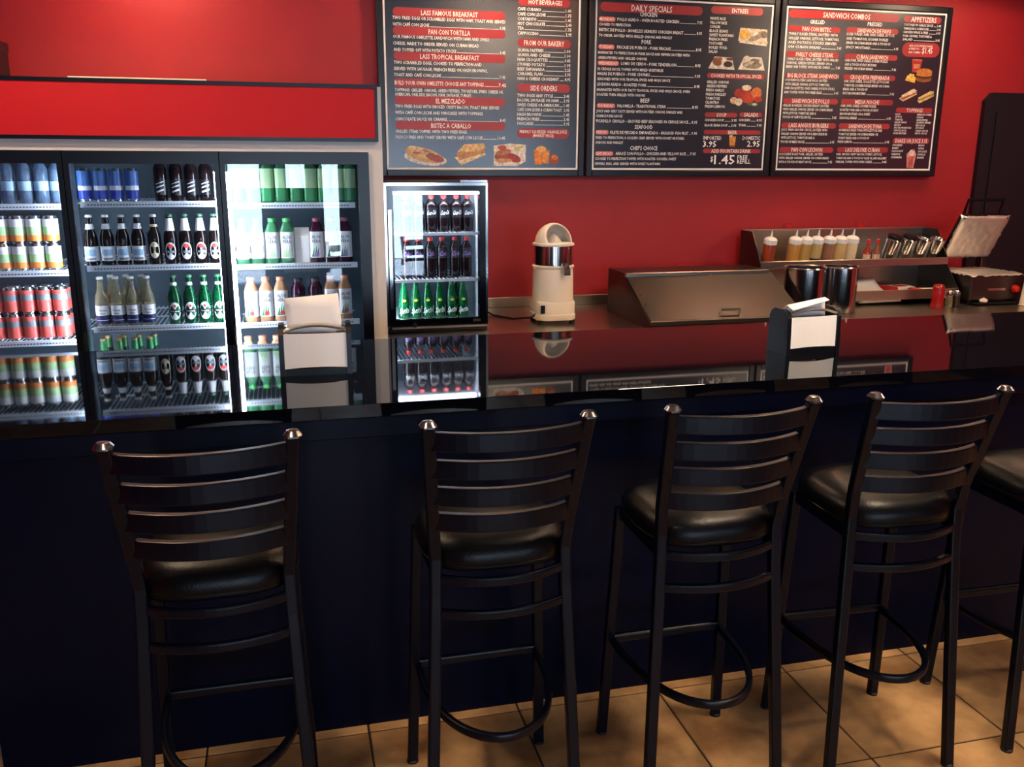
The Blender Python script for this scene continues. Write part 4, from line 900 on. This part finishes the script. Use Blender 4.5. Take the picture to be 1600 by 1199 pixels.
md = mpart('door', 'black_gloss', (-HW, -HW + .042, 0, .045, .005, MH - .005), (HW - .04, HW, 0, .045, .005, MH - .005), (-HW + .042, HW - .04, 0, .045, .005, .068), (-HW + .042, HW - .04, 0, .045, MH - .045, MH - .005))
mpart('chrome_trim', 'chrome', (-HW - .003, HW + .003, -.004, .046, MH - .018, MH - .004), (-HW - .003, -HW + .008, -.004, .046, .03, MH - .018), (HW - .008, HW + .003, -.004, .046, .03, MH - .018), (-HW + .02, HW, -.004, .01, .022, .034), (-HW + .04, HW - .04, -.003, .004, .066, .072), parent=md)
mpart('pane', 'pane', (-HW + .042, HW - .04, .02, .024, .068, MH - .045), parent=md)
mpart('handle', 'chrome', (-HW + .012, -HW + .028, -.03, -.016, .13, .62), (-HW + .014, -HW + .026, -.016, 0, .15, .17), (-HW + .014, -HW + .026, -.016, 0, .58, .60), parent=md)
MB().lathe([(.012, 0), (.012, .006), (.005, .008), (0, .008)], 14).build('lock', 'black_plastic', md, (-.12, 0, .040)).rotation_euler = (R(90), 0, 0)
mpart('hinge', 'chrome', (.12, HW, -.006, .03, MH - .002, MH + .008))
mpart('badge', 'steel_dark', (HW - .075, HW - .035, -.002, .001, .048, .062), parent=md)
for z in (.265, .500):
    sh = MB().box(-HW + .036, HW - .036, .045 + .005, .065, z - .014, z)
    for q in range(20): x = -HW + .046 + q * .0215; sh.box(x - .0015, x + .0015, .065, .5, z - .005, z - .001)
    sh.build('wire_shelf', 'shelf_white', mf, fix=False)
mpart('led_tube', 'led', (-HW + .035, -HW + .047, .055, .075, .08, MH - .06)); mpart('led_tube', 'led', (-HW + .05, HW - .05, .055, .075, MH - .062, MH - .052))
def mrow(key, xs_, z, desc, where, group, y=4.62): row(key, xs_, z, desc, where, group, y)
mrow('sprite', [.580, .642, .704, .766, .829, .891], TZ + .055, 'green soda bottle with white lettering', 'counter fridge', 'green soda bottles')
put('sprite', .86, 4.685, TZ + .0555, 'green soda bottle with white lettering standing behind the front row, counter fridge', 'green soda bottles')
mrow('grape', [.600, .661, .722, .783, .851, .912], TZ + .265, 'dark cola bottle with purple lettering', 'middle shelf, counter fridge', 'purple-lettered cola bottles')
mrow('cola', [.600, .665, .730, .795, .860, .920], TZ + .500, 'dark cola bottle with white script', 'top shelf, counter fridge', 'cola bottles on the top shelf')
# ------------------------------------------------------------------ bar stools
def lerp(a, b, t): return a + (b - a) * t
POST = [(.197, -.195, 0), (.168, -.135, .70), (.166, -.130, .80), (.172, -.142, .88), (.192, -.222, 1.165)]
def post_at(z):
    for a, b in zip(POST, POST[1:]):
        if a[2] <= z <= b[2]: t = (z - a[2]) / (b[2] - a[2]); return lerp(a[0], b[0], t), lerp(a[1], b[1], t)
    return POST[-1][:2]
SQ = rrect(.030, .026, .005)
def bow(z, hw, y, depth, n=14): return [(hw * (2 * i / n - 1), y - depth * (1 - (2 * i / n - 1) ** 2), z) for i in range(n + 1)]
stool_parts = []
for s_ in (-1, 1):
    pts = [(s_ * p[0], p[1], p[2]) for p in POST]
    stool_parts.append(('back_post', MB().sweep(pts, SQ, (1, 0, 0), sm=False).mesh('back_post', 'black_metal'), 'bp%d' % s_, None))
    x, y, z = pts[-1]
    stool_parts.append(('post_cap', MB().lathe([(.015, 0), (.021, .004), (.021, .008), (.013, .018), (0, .020)], 12, (x, y, z - .004), sq=1).mesh('post_cap', 'dark_chrome'), None, 'bp%d' % s_))
    stool_parts.append(('front_leg', MB().sweep([(s_ * .196, .185, 0), (s_ * .172, .15, .77)], SQ, (1, 0, 0), sm=False).mesh('front_leg', 'black_metal'), 'fl%d' % s_, None))
    for (gx, gy), par in (((s_ * .197, -.195), 'bp%d' % s_), ((s_ * .196, .185), 'fl%d' % s_)):
        stool_parts.append(('foot_glide', MB().lathe([(.018, 0), (.018, .006), (.012, .010)], 10, (gx, gy, 0)).mesh('foot_glide', 'rubber'), None, par))
for z in (1.150, 1.076, 1.002, .928):
    hw, y = post_at(z - .022)
    stool_parts.append(('back_slat', MB().sweep(bow(z - .022, hw - .008, y, .045), rrect(.046, .020, .003), (0, 0, 1), sm=False).mesh('back_slat', 'black_metal'), None, None))
for z, d in ((.745, .048), (.655, .040)):
    hw, y = post_at(z)
    stool_parts.append(('curved_rail', MB().sweep(bow(z, hw - .006, y, d), rrect(.024, .018, .005), (0, 0, 1), sm=False).mesh('curved_rail', 'black_metal'), None, None))
# cushion: rounded square, domed
cu = MB(); rings = [(.86, -.028), (.97, -.022), (1.0, -.002), (.99, .020), (.93, .040), (.80, .054), (.55, .062), (.2, .065)]
cu.lathe([(r_ * .19, z_) for r_, z_ in rings], 40, (0, .02, .790), sq=1.1)
stool_parts.append(('seat', cu.mesh('seat', 'black_vinyl'), 'seat', None))
stool_parts.append(('seat_piping', MB().sweep([(v[0], v[1] + .02, .780) for v in [(.186 * q * math.cos(a), .186 * q * math.sin(a)) for a, q in [(2 * PI * i / 40, (abs(math.cos(2 * PI * i / 40)) ** 3.1 + abs(math.sin(2 * PI * i / 40)) ** 3.1) ** (-1 / 3.1)) for i in range(40)]]], circ(.005, 6), closed=True).mesh('seat_piping', 'black_vinyl'), None, 'seat'))
sfm = MB().box(-.165, .165, .135, .155, .735, .765)
for s_ in (-1, 1): sfm.box(s_ * .165 - .009, s_ * .165 + .009, -.13, .15, .735, .765)
stool_parts.append(('seat_frame', sfm.mesh('seat_frame', 'black_metal', False), None, None))
stool_parts.append(('front_stretcher', MB().sweep([(-.186, .17, .335), (.186, .17, .335)], rrect(.026, .02, .005), (0, 0, 1), sm=False).mesh('front_stretcher', 'black_metal'), None, None))
ring = []
for i in range(25):
    a = PI * i / 24; ring.append((.176 * math.cos(a), .165 - .385 * math.sin(a) ** .75, .33))
stool_parts.append(('foot_ring', MB().sweep(ring, rrect(.024, .018, .006), (0, 0, 1)).mesh('foot_ring', 'black_metal'), None, None))
def stool(x, y, rz, label):
    t = thing('bar_stool', label, 'bar stool', (x, y, 0), rz, 'bar stools along the counter')
    reg = {}
    for pn, me, key, par in stool_parts:
        o = link(pn, me, reg[par] if par else t)
        if key: reg[key] = o
    return t
stool(-.20, 2.155, R(0), 'leftmost black ladder-back bar stool, in front of the glass-door fridge')
stool(.482, 2.155, R(0), 'second black ladder-back bar stool from the left')
stool(1.080, 2.155, R(0), 'third black ladder-back bar stool from the left')
stool(1.648, 2.145, R(-2), 'fourth black ladder-back bar stool from the left')
stool(2.265, 2.15, R(-1), 'black bar stool at the right edge, mostly cut off')

# ------------------------------------------------------------------ napkin dispensers
def dispenser(x, y, rz, label, up_napkin):
    t = thing('napkin_dispenser', label, 'napkin holder', (x, y, 1.067), rz, 'napkin dispensers on the bar')
    side = [(-.062, 0), (.062, 0), (.056, .135), (.046, .155), (.025, .165), (-.025, .165), (-.046, .155), (-.056, .135)]
    for s_ in (-1, 1):
        MB().prism(side, s_ * .108 - .008, s_ * .108 + .008, 'x').build('side_panel', 'black_plastic', t)
    MB().box(-.1, .1, -.058, .058, 0, .022).build('base', 'black_plastic', t)
    for s_ in (-1, 1):                                               # bowed white face plates, front and rear
        n = 10; vs = []; fs = []
        for i in range(n + 1):
            q = 2 * i / n - 1; xx = .1 * q; yy = s_ * (.051 + .007 * (1 - q * q)); zl = .022 + .006 * (1 - q * q)
            vs += [(xx, yy + s_ * .004, zl), (xx, yy, .137), (xx, yy - s_ * .002, zl), (xx, yy - s_ * .006, .137)]
        for i in range(n):
            o = i * 4; fs += [(o, o + 4, o + 5, o + 1), (o + 2, o + 3, o + 7, o + 6), (o + 1, o + 5, o + 7, o + 3), (o, o + 2, o + 6, o + 4)]
        MB().add(vs, fs, sm=False).build('face_plate', 'card_face', t)
        lip = []
        for i in range(n + 1): q = 2 * i / n - 1; lip.append((.1 * q, s_ * (.036 - .004 * (1 - q * q)), .146 + .016 * (1 - q * q)))
        MB().sweep(lip, [(.004, -.014), (.004, .014), (0, .018), (-.004, .014), (-.004, -.014)], (0, 0, 1)).build('top_lip', 'chrome_warm', t)
    n = 8; vs = []; fs = []
    for i in range(n + 1):
        q = 2 * i / n - 1
        if up_napkin: pth = [(.088 * q, -.006, .10), (.088 * q, -.004 + .004 * q, .165), (.088 * q - .004, .004 + .006 * q * q, .215), (.087 * q - .006, .010 + .008 * q, .252 + .006 * q)]
        else: pth = [(.088 * q, .0, .10), (.088 * q - .004, .004, .168), (.086 * q - .012, -.012 + .006 * q, .190 + .010 * q), (.084 * q - .024, -.060 + .01 * q, .183 + .014 * q)]
        vs += pth
    for i in range(n):
        for j in range(3): o = i * 4 + j; fs.append((o, o + 4, o + 5, o + 1))
    nk = MB().add(vs, fs, sm=True).build('napkin', 'paper', t); sd = nk.modifiers.new('thick', 'SOLIDIFY'); sd.thickness = .003
mat('chrome_warm', (206, 196, 184), .28, 1)
dispenser(.078, 2.99, R(-2), 'black and white napkin dispenser with a napkin standing up, before the drinks fridge', True)
dispenser(1.858, 2.925, R(5), 'black and white napkin dispenser with a folded-over napkin, before the steel bin', False)

# ------------------------------------------------------------------ steel bin with slanted lid
bn = thing('prep_bin', 'low stainless steel bin with slanted hinged lid on the work table', 'bin', (0, 0, TZ))
X0, X1 = 1.82, 2.70
MB().prism([(4.29, 0), (4.94, 0), (4.94, .25), (4.68, .25), (4.68, .228), (4.29, .035)], X0, X1, 'x').build('bin_body', 'steel_dark', bn)
sl = Vector((0, 4.295 - 4.675, .040 - .232)); nrm = Vector((0, -.193, .39)).normalized()
lid = MB(); a = Vector((X0 + .004, 4.678, .231)); b_ = Vector((X1 + .02, 4.678, .231)); c_ = b_ + sl; d_ = a + sl; th = nrm * .008
lid.add([a, b_, c_, d_, a + th, b_ + th, c_ + th, d_ + th], [(0, 1, 2, 3), (4, 7, 6, 5), (0, 4, 5, 1), (1, 5, 6, 2), (2, 6, 7, 3), (3, 7, 4, 0)])
lo_ = lid.build('lid', 'steel_dark', bn)
MB().rbox(X0, X1, 4.66, 4.69, .228, .252, .003).build('hinge_strip', 'steel', bn)
MB().rbox(X0, X1 + .02, 4.276, 4.294, .020, .046, .003).build('lid_edge', 'steel', lo_)
hp_ = a + sl * .90; hx = 2.29
MB().sweep([(hx - .06, hp_.y, hp_.z + .008), (hx - .055, hp_.y - .02, hp_.z + .03), (hx + .055, hp_.y - .02, hp_.z + .03), (hx + .06, hp_.y, hp_.z + .008)], rrect(.012, .012, .004), (0, .4, 1)).build('handle', 'steel_polished', lo_)
for k in range(3):
    p = a + sl * (.25 + .2 * k) + th; MB().lathe([(.006, 0), (.004, .003), (0, .004)], 10, (p.x + .02, p.y, p.z)).build('rivet', 'steel_polished', lo_)
for k in range(2):
    p = a + th + sl * .05; MB().lathe([(.006, 0), (.004, .003), (0, .004)], 10, (2.15 + .18 * k, p.y, p.z)).build('rivet', 'steel_polished', lo_)

# ------------------------------------------------------------------ two-tier condiment rack
rk = thing('condiment_rack', 'two-tier stainless steel condiment rack against the red wall', 'rack', (0, 0, 0))
RX0, RX1 = 2.75, 4.055
for x in (RX0, RX1):
    MB().prism([(5.11, 1.10), (5.11, 1.345), (4.97, 1.345), (4.845, 1.165), (4.845, 1.13)], x - .004, x + .004, 'x').build('side_panel', 'steel_dark', rk)
    MB().prism([(5.11, TZ), (5.11, 1.10), (4.845, 1.13), (4.725, .995), (4.725, TZ)], x - .003, x + .003, 'x').build('lower_side_panel', 'steel_dark', rk)
MB().box(RX0, RX1, 5.105, 5.113, TZ, 1.345).build('back_panel', 'steel', rk)
MB().rbox(RX0, RX1, 5.085, 5.115, 1.335, 1.348, .002).build('top_edge', 'steel', rk)
MB().box(RX0, RX1, 4.845, 5.105, 1.132, 1.136).build('upper_shelf', 'steel', rk)
MB().rbox(RX0, RX1, 4.838, 4.848, 1.132, 1.176, .002).build('upper_lip', 'steel', rk)
MB().box(RX0, RX1, 4.725, 5.105, .942, .946).build('lower_shelf', 'steel', rk)
MB().rbox(RX0, RX1, 4.718, 4.728, .938, .998, .002).build('lower_lip', 'steel', rk)
# squeeze bottles
def squeeze(x, col, label, part=None):
    t = thing('squeeze_bottle', label, 'bottle', (x, 4.915, 1.138), 0, 'squeeze bottles in the rack'); t.rotation_euler = (R(9), R(2), 0); t.scale = (1.08, 1.08, 1.13)
    k = 'sauce_%d_%d_%d' % col
    if k not in M: mat(k, col, .25, trans=.1)
    MB().lathe([(0, 0), (.031, 0), (.035, .005), (.035, .115), (.033, .125)], 20).build('bottle_body', k, t)
    if part: MB().lathe([(.0354, .004), (.0354, .045)], 20).build('sauce_level', part, t)
    cp = MB().lathe([(.0335, .123), (.036, .125), (.036, .148), (.028, .156), (.012, .162)], 20).build('cap', 'cap_white', t)
    MB().lathe([(.008, .160), (.005, .180), (.003, .196), (0, .196)], 10).build('nozzle', 'cap_white', cp)
mat('sauce_navy', (40, 42, 62), .3)
squeeze(2.823, (150, 62, 34), 'white-capped squeeze bottle of red-brown sauce, standing apart at the left')
for x, c, l in ((2.991, (196, 140, 66), 'orange-brown'), (3.066, (190, 150, 80), 'mustard'), (3.141, (196, 168, 110), None), (3.225, (150, 106, 82), 'dark brown'), (3.303, (206, 172, 112), 'tan'), (3.384, (228, 206, 166), 'cream')):
    squeeze(x, c, 'white-capped squeeze bottle of %s sauce in the rack' % l if l else 'white-capped squeeze bottle half full of dark sauce in the rack', None if l else 'sauce_navy')
mat('hot_sauce', (150, 54, 36), .15); mat('hot_sauce_2', (140, 82, 50), .15); mat('label_tan', (214, 180, 150), .5)
for x, m_, l in ((3.512, 'hot_sauce', 'red-capped hot sauce bottle next to the cream squeeze bottle'), (3.578, 'hot_sauce_2', 'red-capped hot sauce bottle next to the steel cups')):
    t = thing('sauce_bottle', l, 'bottle', (x, 4.92, 1.138), 0, 'hot sauce bottles'); t.rotation_euler = (R(8), 0, 0)
    MB().lathe([(0, 0), (.022, 0), (.024, .004), (.024, .085), (.010, .108), (.009, .135)], 16).build('bottle_body', m_, t)
    MB().lathe([(.0115, .130), (.0115, .152), (.008, .156), (0, .156)], 12).build('cap', 'cap_red', t); shell(.0245, .015, .065, 180).build('label', 'label_tan', t, fix=False)
for i, x in enumerate((3.665, 3.772, 3.88, 3.985)):
    t = thing('steel_cup', 'leaning stainless steel cup, %s from the left in the rack' % ORD[i], 'cup', (x, 4.93, 1.142), 0, 'steel cups in the rack'); t.rotation_euler = (R(14), R(9), 0); t.scale = (1.02, 1.02, 1.2)
    MB().lathe([(0, .002), (.034, .002), (.036, 0), (.046, .125), (.049, .128), (.047, .131), (.044, .126), (.034, .01), (0, .01)], 22).build('cup_body', 'steel_polished', t)
    if i < 2: MB().lathe([(.046, .126), (.047, .145), (.03, .152), (0, .152)], 18).build('lid', 'black_plastic', t)
    else: MB().sweep([(0, .046, .11), (0, .075, .10), (0, .078, .06), (0, .042, .04)], rrect(.012, .006, .002), (1, 0, 0)).build('handle', 'steel_polished', t)
# papers and packets on the lower tier
def sheet(name, x, y, z, w, d, rz, m_, label, cat, h=.004, curl=.02, group=None):
    n = 8; vs = []; fs = []
    for i in range(n + 1):
        for j in range(n + 1):
            u, v = i / n, j / n; vs.append(((u - .5) * w, (v - .5) * d, curl * (v ** 3) + .006 * math.sin(5 * u + 2 * v) * v))
    for i in range(n):
        for j in range(n): o = i * (n + 1) + j; fs.append((o, o + n + 1, o + n + 2, o + 1))
    o = MB().add(vs, fs, sm=True).build(name, m_, None, (x, y, z)); o.rotation_euler = (0, 0, rz); sd = o.modifiers.new('thick', 'SOLIDIFY'); sd.thickness = h; sd.offset = 1
    return tag(o, label, cat, group)
sheet('wrapping_paper', 3.53, 4.90, .9475, .30, .28, R(3), 'paper', 'stack of white wrapping paper on the lower tier of the rack', 'paper', .03, .085)
for x, y, rz, l, m2 in ((3.80, 4.97, 6, 'red and white paper packet lying just right of the wrapping paper', 'paper_red'), (3.91, 4.815, -8, 'white paper packet with red end, at the right end of the rack', 'paper')):
    t = thing('paper_packet', l, 'packet', (x, y, .948 if m2 == 'paper' else .950), R(rz), 'paper packets in the rack')
    MB().rbox(-.10, .10, -.06, .06, 0, .035, .006).build('packet_body', 'paper', t)
    MB().rbox(-.102, -.04, -.061, .061, .001, .037, .006).build('printed_end', 'paper_red', t)
    if m2 == 'paper_red': MB().box(-.02, .06, -.03, .03, .034, .037).build('printed_patch', 'paper_red', t)
t = thing('label_gun', 'small black and grey tool lying at the left of the wrapping paper', 'tool', (3.31, 4.84, .9465), R(20), None)
MB().rbox(-.03, .03, -.05, .05, 0, .03, .006).build('tool_body', 'steel_dark', t); MB().rbox(-.012, .012, -.10, -.04, .004, .024, .004).build('grip', 'black_plastic', t)
# tall steel pots
for x, r_, l in ((2.898, .115, 'tall polished steel pot, left of the pair behind the napkin dispenser'), (3.128, .098, 'tall polished steel pot, right of the pair behind the napkin dispenser')):
    t = thing('steel_pot', l, 'pot', (x, 4.60, TZ), 0, 'pair of tall steel pots')
    MB().lathe([(0, 0), (r_ - .008, 0), (r_, .008), (r_, .262), (r_ + .006, .266), (r_ + .004, .271), (r_ - .004, .266), (r_ - .006, .02), (0, .02)], 32).build('pot_body', 'steel_polished', t)
    MB().lathe([(0, .2), (r_ - .007, .2)], 32).build('contents', 'cream_inner', t)
# shakers
t = thing('shaker', 'red plastic shaker in front of the rack', 'shaker', (3.812, 4.60, TZ)); mat('red_plastic', (170, 24, 30), .2, trans=.2)
MB().lathe([(0, 0), (.038, 0), (.040, .004), (.034, .06), (.038, .10), (.034, .112)], 20).build('shaker_body', 'red_plastic', t); MB().lathe([(.035, .110), (.035, .128), (.026, .142), (0, .146)], 20).build('lid', 'red_plastic', t)
for x, l in ((3.893, 'glass salt shaker with steel top beside the red shaker'), (3.945, 'glass pepper shaker with steel top beside the grill')):
    t = thing('glass_shaker', l, 'shaker', (x, 4.60, TZ), 0, 'glass shakers')
    MB().lathe([(0, 0), (.021, 0), (.023, .004), (.020, .07), (.018, .075)], 10, sm=False).build('glass_jar', 'glass_clear' if x < 3.92 else 'steel_dark', t); MB().lathe([(.020, .074), (.021, .09), (.014, .104), (0, .106)], 16).build('lid', 'steel_polished', t)

# ------------------------------------------------------------------ juicer
jc = thing('citrus_juicer', 'cream electric citrus juicer with steel bowl and domed hood', 'juicer', (1.395, 4.65, TZ))
for sx in (-1, 1):
    for sy in (-1, 1): MB().lathe([(.016, 0), (.016, .024)], 12, (sx * .085, sy * .085, 0)).build('foot', 'rubber', jc)
bs = MB().lathe([(0, .022), (.108, .022), (.112, .028), (.112, .052), (.108, .056), (.108, .115), (.104, .124)], 40, sq=2.4).build('base', 'cream', jc)
MB().rbox(-.012, .012, -.004, .004, -.022, .022, .002).build('switch', 'black_plastic', bs, (-.085, -.107, .085))
MB().lathe([(.112, .120), (.109, .26), (.106, .295), (.112, .300), (.114, .308), (.108, .314)], 40).build('body', 'cream', jc)
MB().lathe([(.104, .312), (.104, .418), (.100, .420)], 40).build('steel_bowl', 'steel_polished', jc)
MB().prism([(-.104, .33), (-.155, .300), (-.155, .270), (-.150, .270), (-.145, .292), (-.104, .305)], .015, .050, 'x').build('spout', 'steel_polished', jc)
dome = MB(); nr, ns = 16, 44; ax = Vector((.20, -.80, .42)).normalized()
e1 = ax.cross(Vector((0, 0, 1))).normalized(); e2 = ax.cross(e1); dv = []; df = []
for j in range(nr + 1):
    th_ = lerp(R(50), PI, j / nr)
    for i in range(ns):
        a_ = 2 * PI * i / ns; p = ax * math.cos(th_) + (e1 * math.cos(a_) + e2 * math.sin(a_)) * math.sin(th_)
        if p.z < 0: h_ = math.hypot(p.x, p.y) or 1; p = Vector((p.x / h_, p.y / h_, 0))
        dv.append((p.x * .100, p.y * .100, .426 + p.z * .108))
for j in range(nr):
    for i in range(ns): df.append((j * ns + i, j * ns + (i + 1) % ns, (j + 1) * ns + (i + 1) % ns, (j + 1) * ns + i))
dome.add(dv, df, sm=True); do = dome.build('hood', 'cream', jc); sd = do.modifiers.new('thick', 'SOLIDIFY'); sd.thickness = .007
MB().lathe([(.100, .414), (.112, .418), (.112, .428), (.098, .432), (.094, .426), (.1, .414)], 40).build('hood_rim', 'cream', jc)
MB().lathe([(.06, .40), (.05, .43), (.025, .465), (.006, .478), (0, .479)], 18).build('reamer', 'cream_inner', jc)
cd = MB().sweep([(1.29, 4.60, .955), (1.27, 4.63, .93), (1.2, 4.75, .906), (1.12, 4.9, .905), (1.07, 5.05, .93), (1.04, 5.16, 1.0)], circ(.005, 8)).build('power_cord', 'rubber')
tag(cd, 'black power cord running from the juicer towards the counter fridge', 'cord')

# ------------------------------------------------------------------ contact grill lined with foil
gr = thing('contact_grill', 'open contact grill lined with crumpled foil, at the right of the table', 'grill', (0, 0, 0))
MB().rbox(4.075, 4.45, 4.64, 5.0, .925, 1.082, .006).build('grill_base', 'steel_dark', gr)
for x in (4.115, 4.41):
    for y in (4.68, 4.96): MB().lathe([(.018, 0), (.018, .026)], 12, (x, y, TZ)).build('foot', 'rubber', gr)
MB().rbox(4.20, 4.33, 4.636, 4.641, .985, 1.003, .002).build('control_slot', 'steel', gr)
MB().lathe([(.024, 0), (.024, .012), (.018, .03), (0, .034)], 18).build('knob', 'red_knob', gr, (4.395, 4.638, .995)).rotation_euler = (R(90), 0, 0)
MB().rbox(4.09, 4.42, 4.60, 4.66, .905, .918, .003).build('drip_tray', 'black_plastic', gr)
def crumple(name, w, d, amp, loc, rx, parent, droop=0):
    n = 22; vs = []; fs = []
    for i in range(n + 1):
        for j in range(n + 1):
            u, v = i / n - .5, j / n - .5; e = max(0, abs(u) * 2 - .86) + max(0, abs(v) * 2 - .86)
            vs.append((u * w + random.uniform(-1, 1) * amp, v * d + random.uniform(-1, 1) * amp, random.uniform(-1, 1) * amp - droop * e * 6 * random.uniform(.4, 1)))
    for i in range(n):
        for j in range(n): o = i * (n + 1) + j; fs.append((o, o + n + 1, o + n + 2, o + 1))
    o = MB().add(vs, fs, sm=True).build(name, 'foil', parent, loc); o.rotation_euler = (rx, 0, 0); s2 = o.modifiers.new('thick', 'SOLIDIFY'); s2.thickness = .002
    return o
crumple('foil_lining', .39, .38, .003, (4.265, 4.815, 1.093), 0, gr, .02)
gl = MB().rbox(-.17, .17, 0, .30, 0, .05, .008).build('grill_lid', 'steel_dark', gr, (4.27, 4.985, 1.185)); gl.rotation_euler = (R(118), 0, 0)
fo = crumple('lid_foil', .36, .31, .0022, (0, .15, .056), 0, gl, .02)
MB().sweep([(-.13, .27, .0), (-.13, .38, -.02), (.13, .38, -.02), (.13, .27, .0)], rrect(.018, .018, .006), (0, 0, 1)).build('lid_handle', 'black_plastic', gl)
for x in (4.12, 4.42): MB().rbox(x - .015, x + .015, 4.95, 5.01, 1.06, 1.22, .004).build('hinge_arm', 'steel_dark', gr)
t = thing('drain_plug', 'small white plug lying on the black tray under the grill', 'plug', (4.17, 4.63, .9185)); MB().lathe([(0, 0), (.022, 0), (.026, .006), (.024, .016), (.012, .022), (0, .023)], 16).build('plug_body', 'cream', t); MB().lathe([(.006, .022), (.006, .028), (0, .029)], 10).build('stem', 'cream', t)
t = thing('foam_cup', 'white foam cup upside down at the right edge, before the grill', 'cup', (4.435, 4.56, TZ))
MB().lathe([(.046, 0), (.048, .004), (.046, .01), (.034, .17), (.032, .176), (0, .176)], 24).build('cup_body', 'cream', t); MB().lathe([(.046, .0), (.050, .004), (.046, .009)], 24).build('rim', 'cream', t)
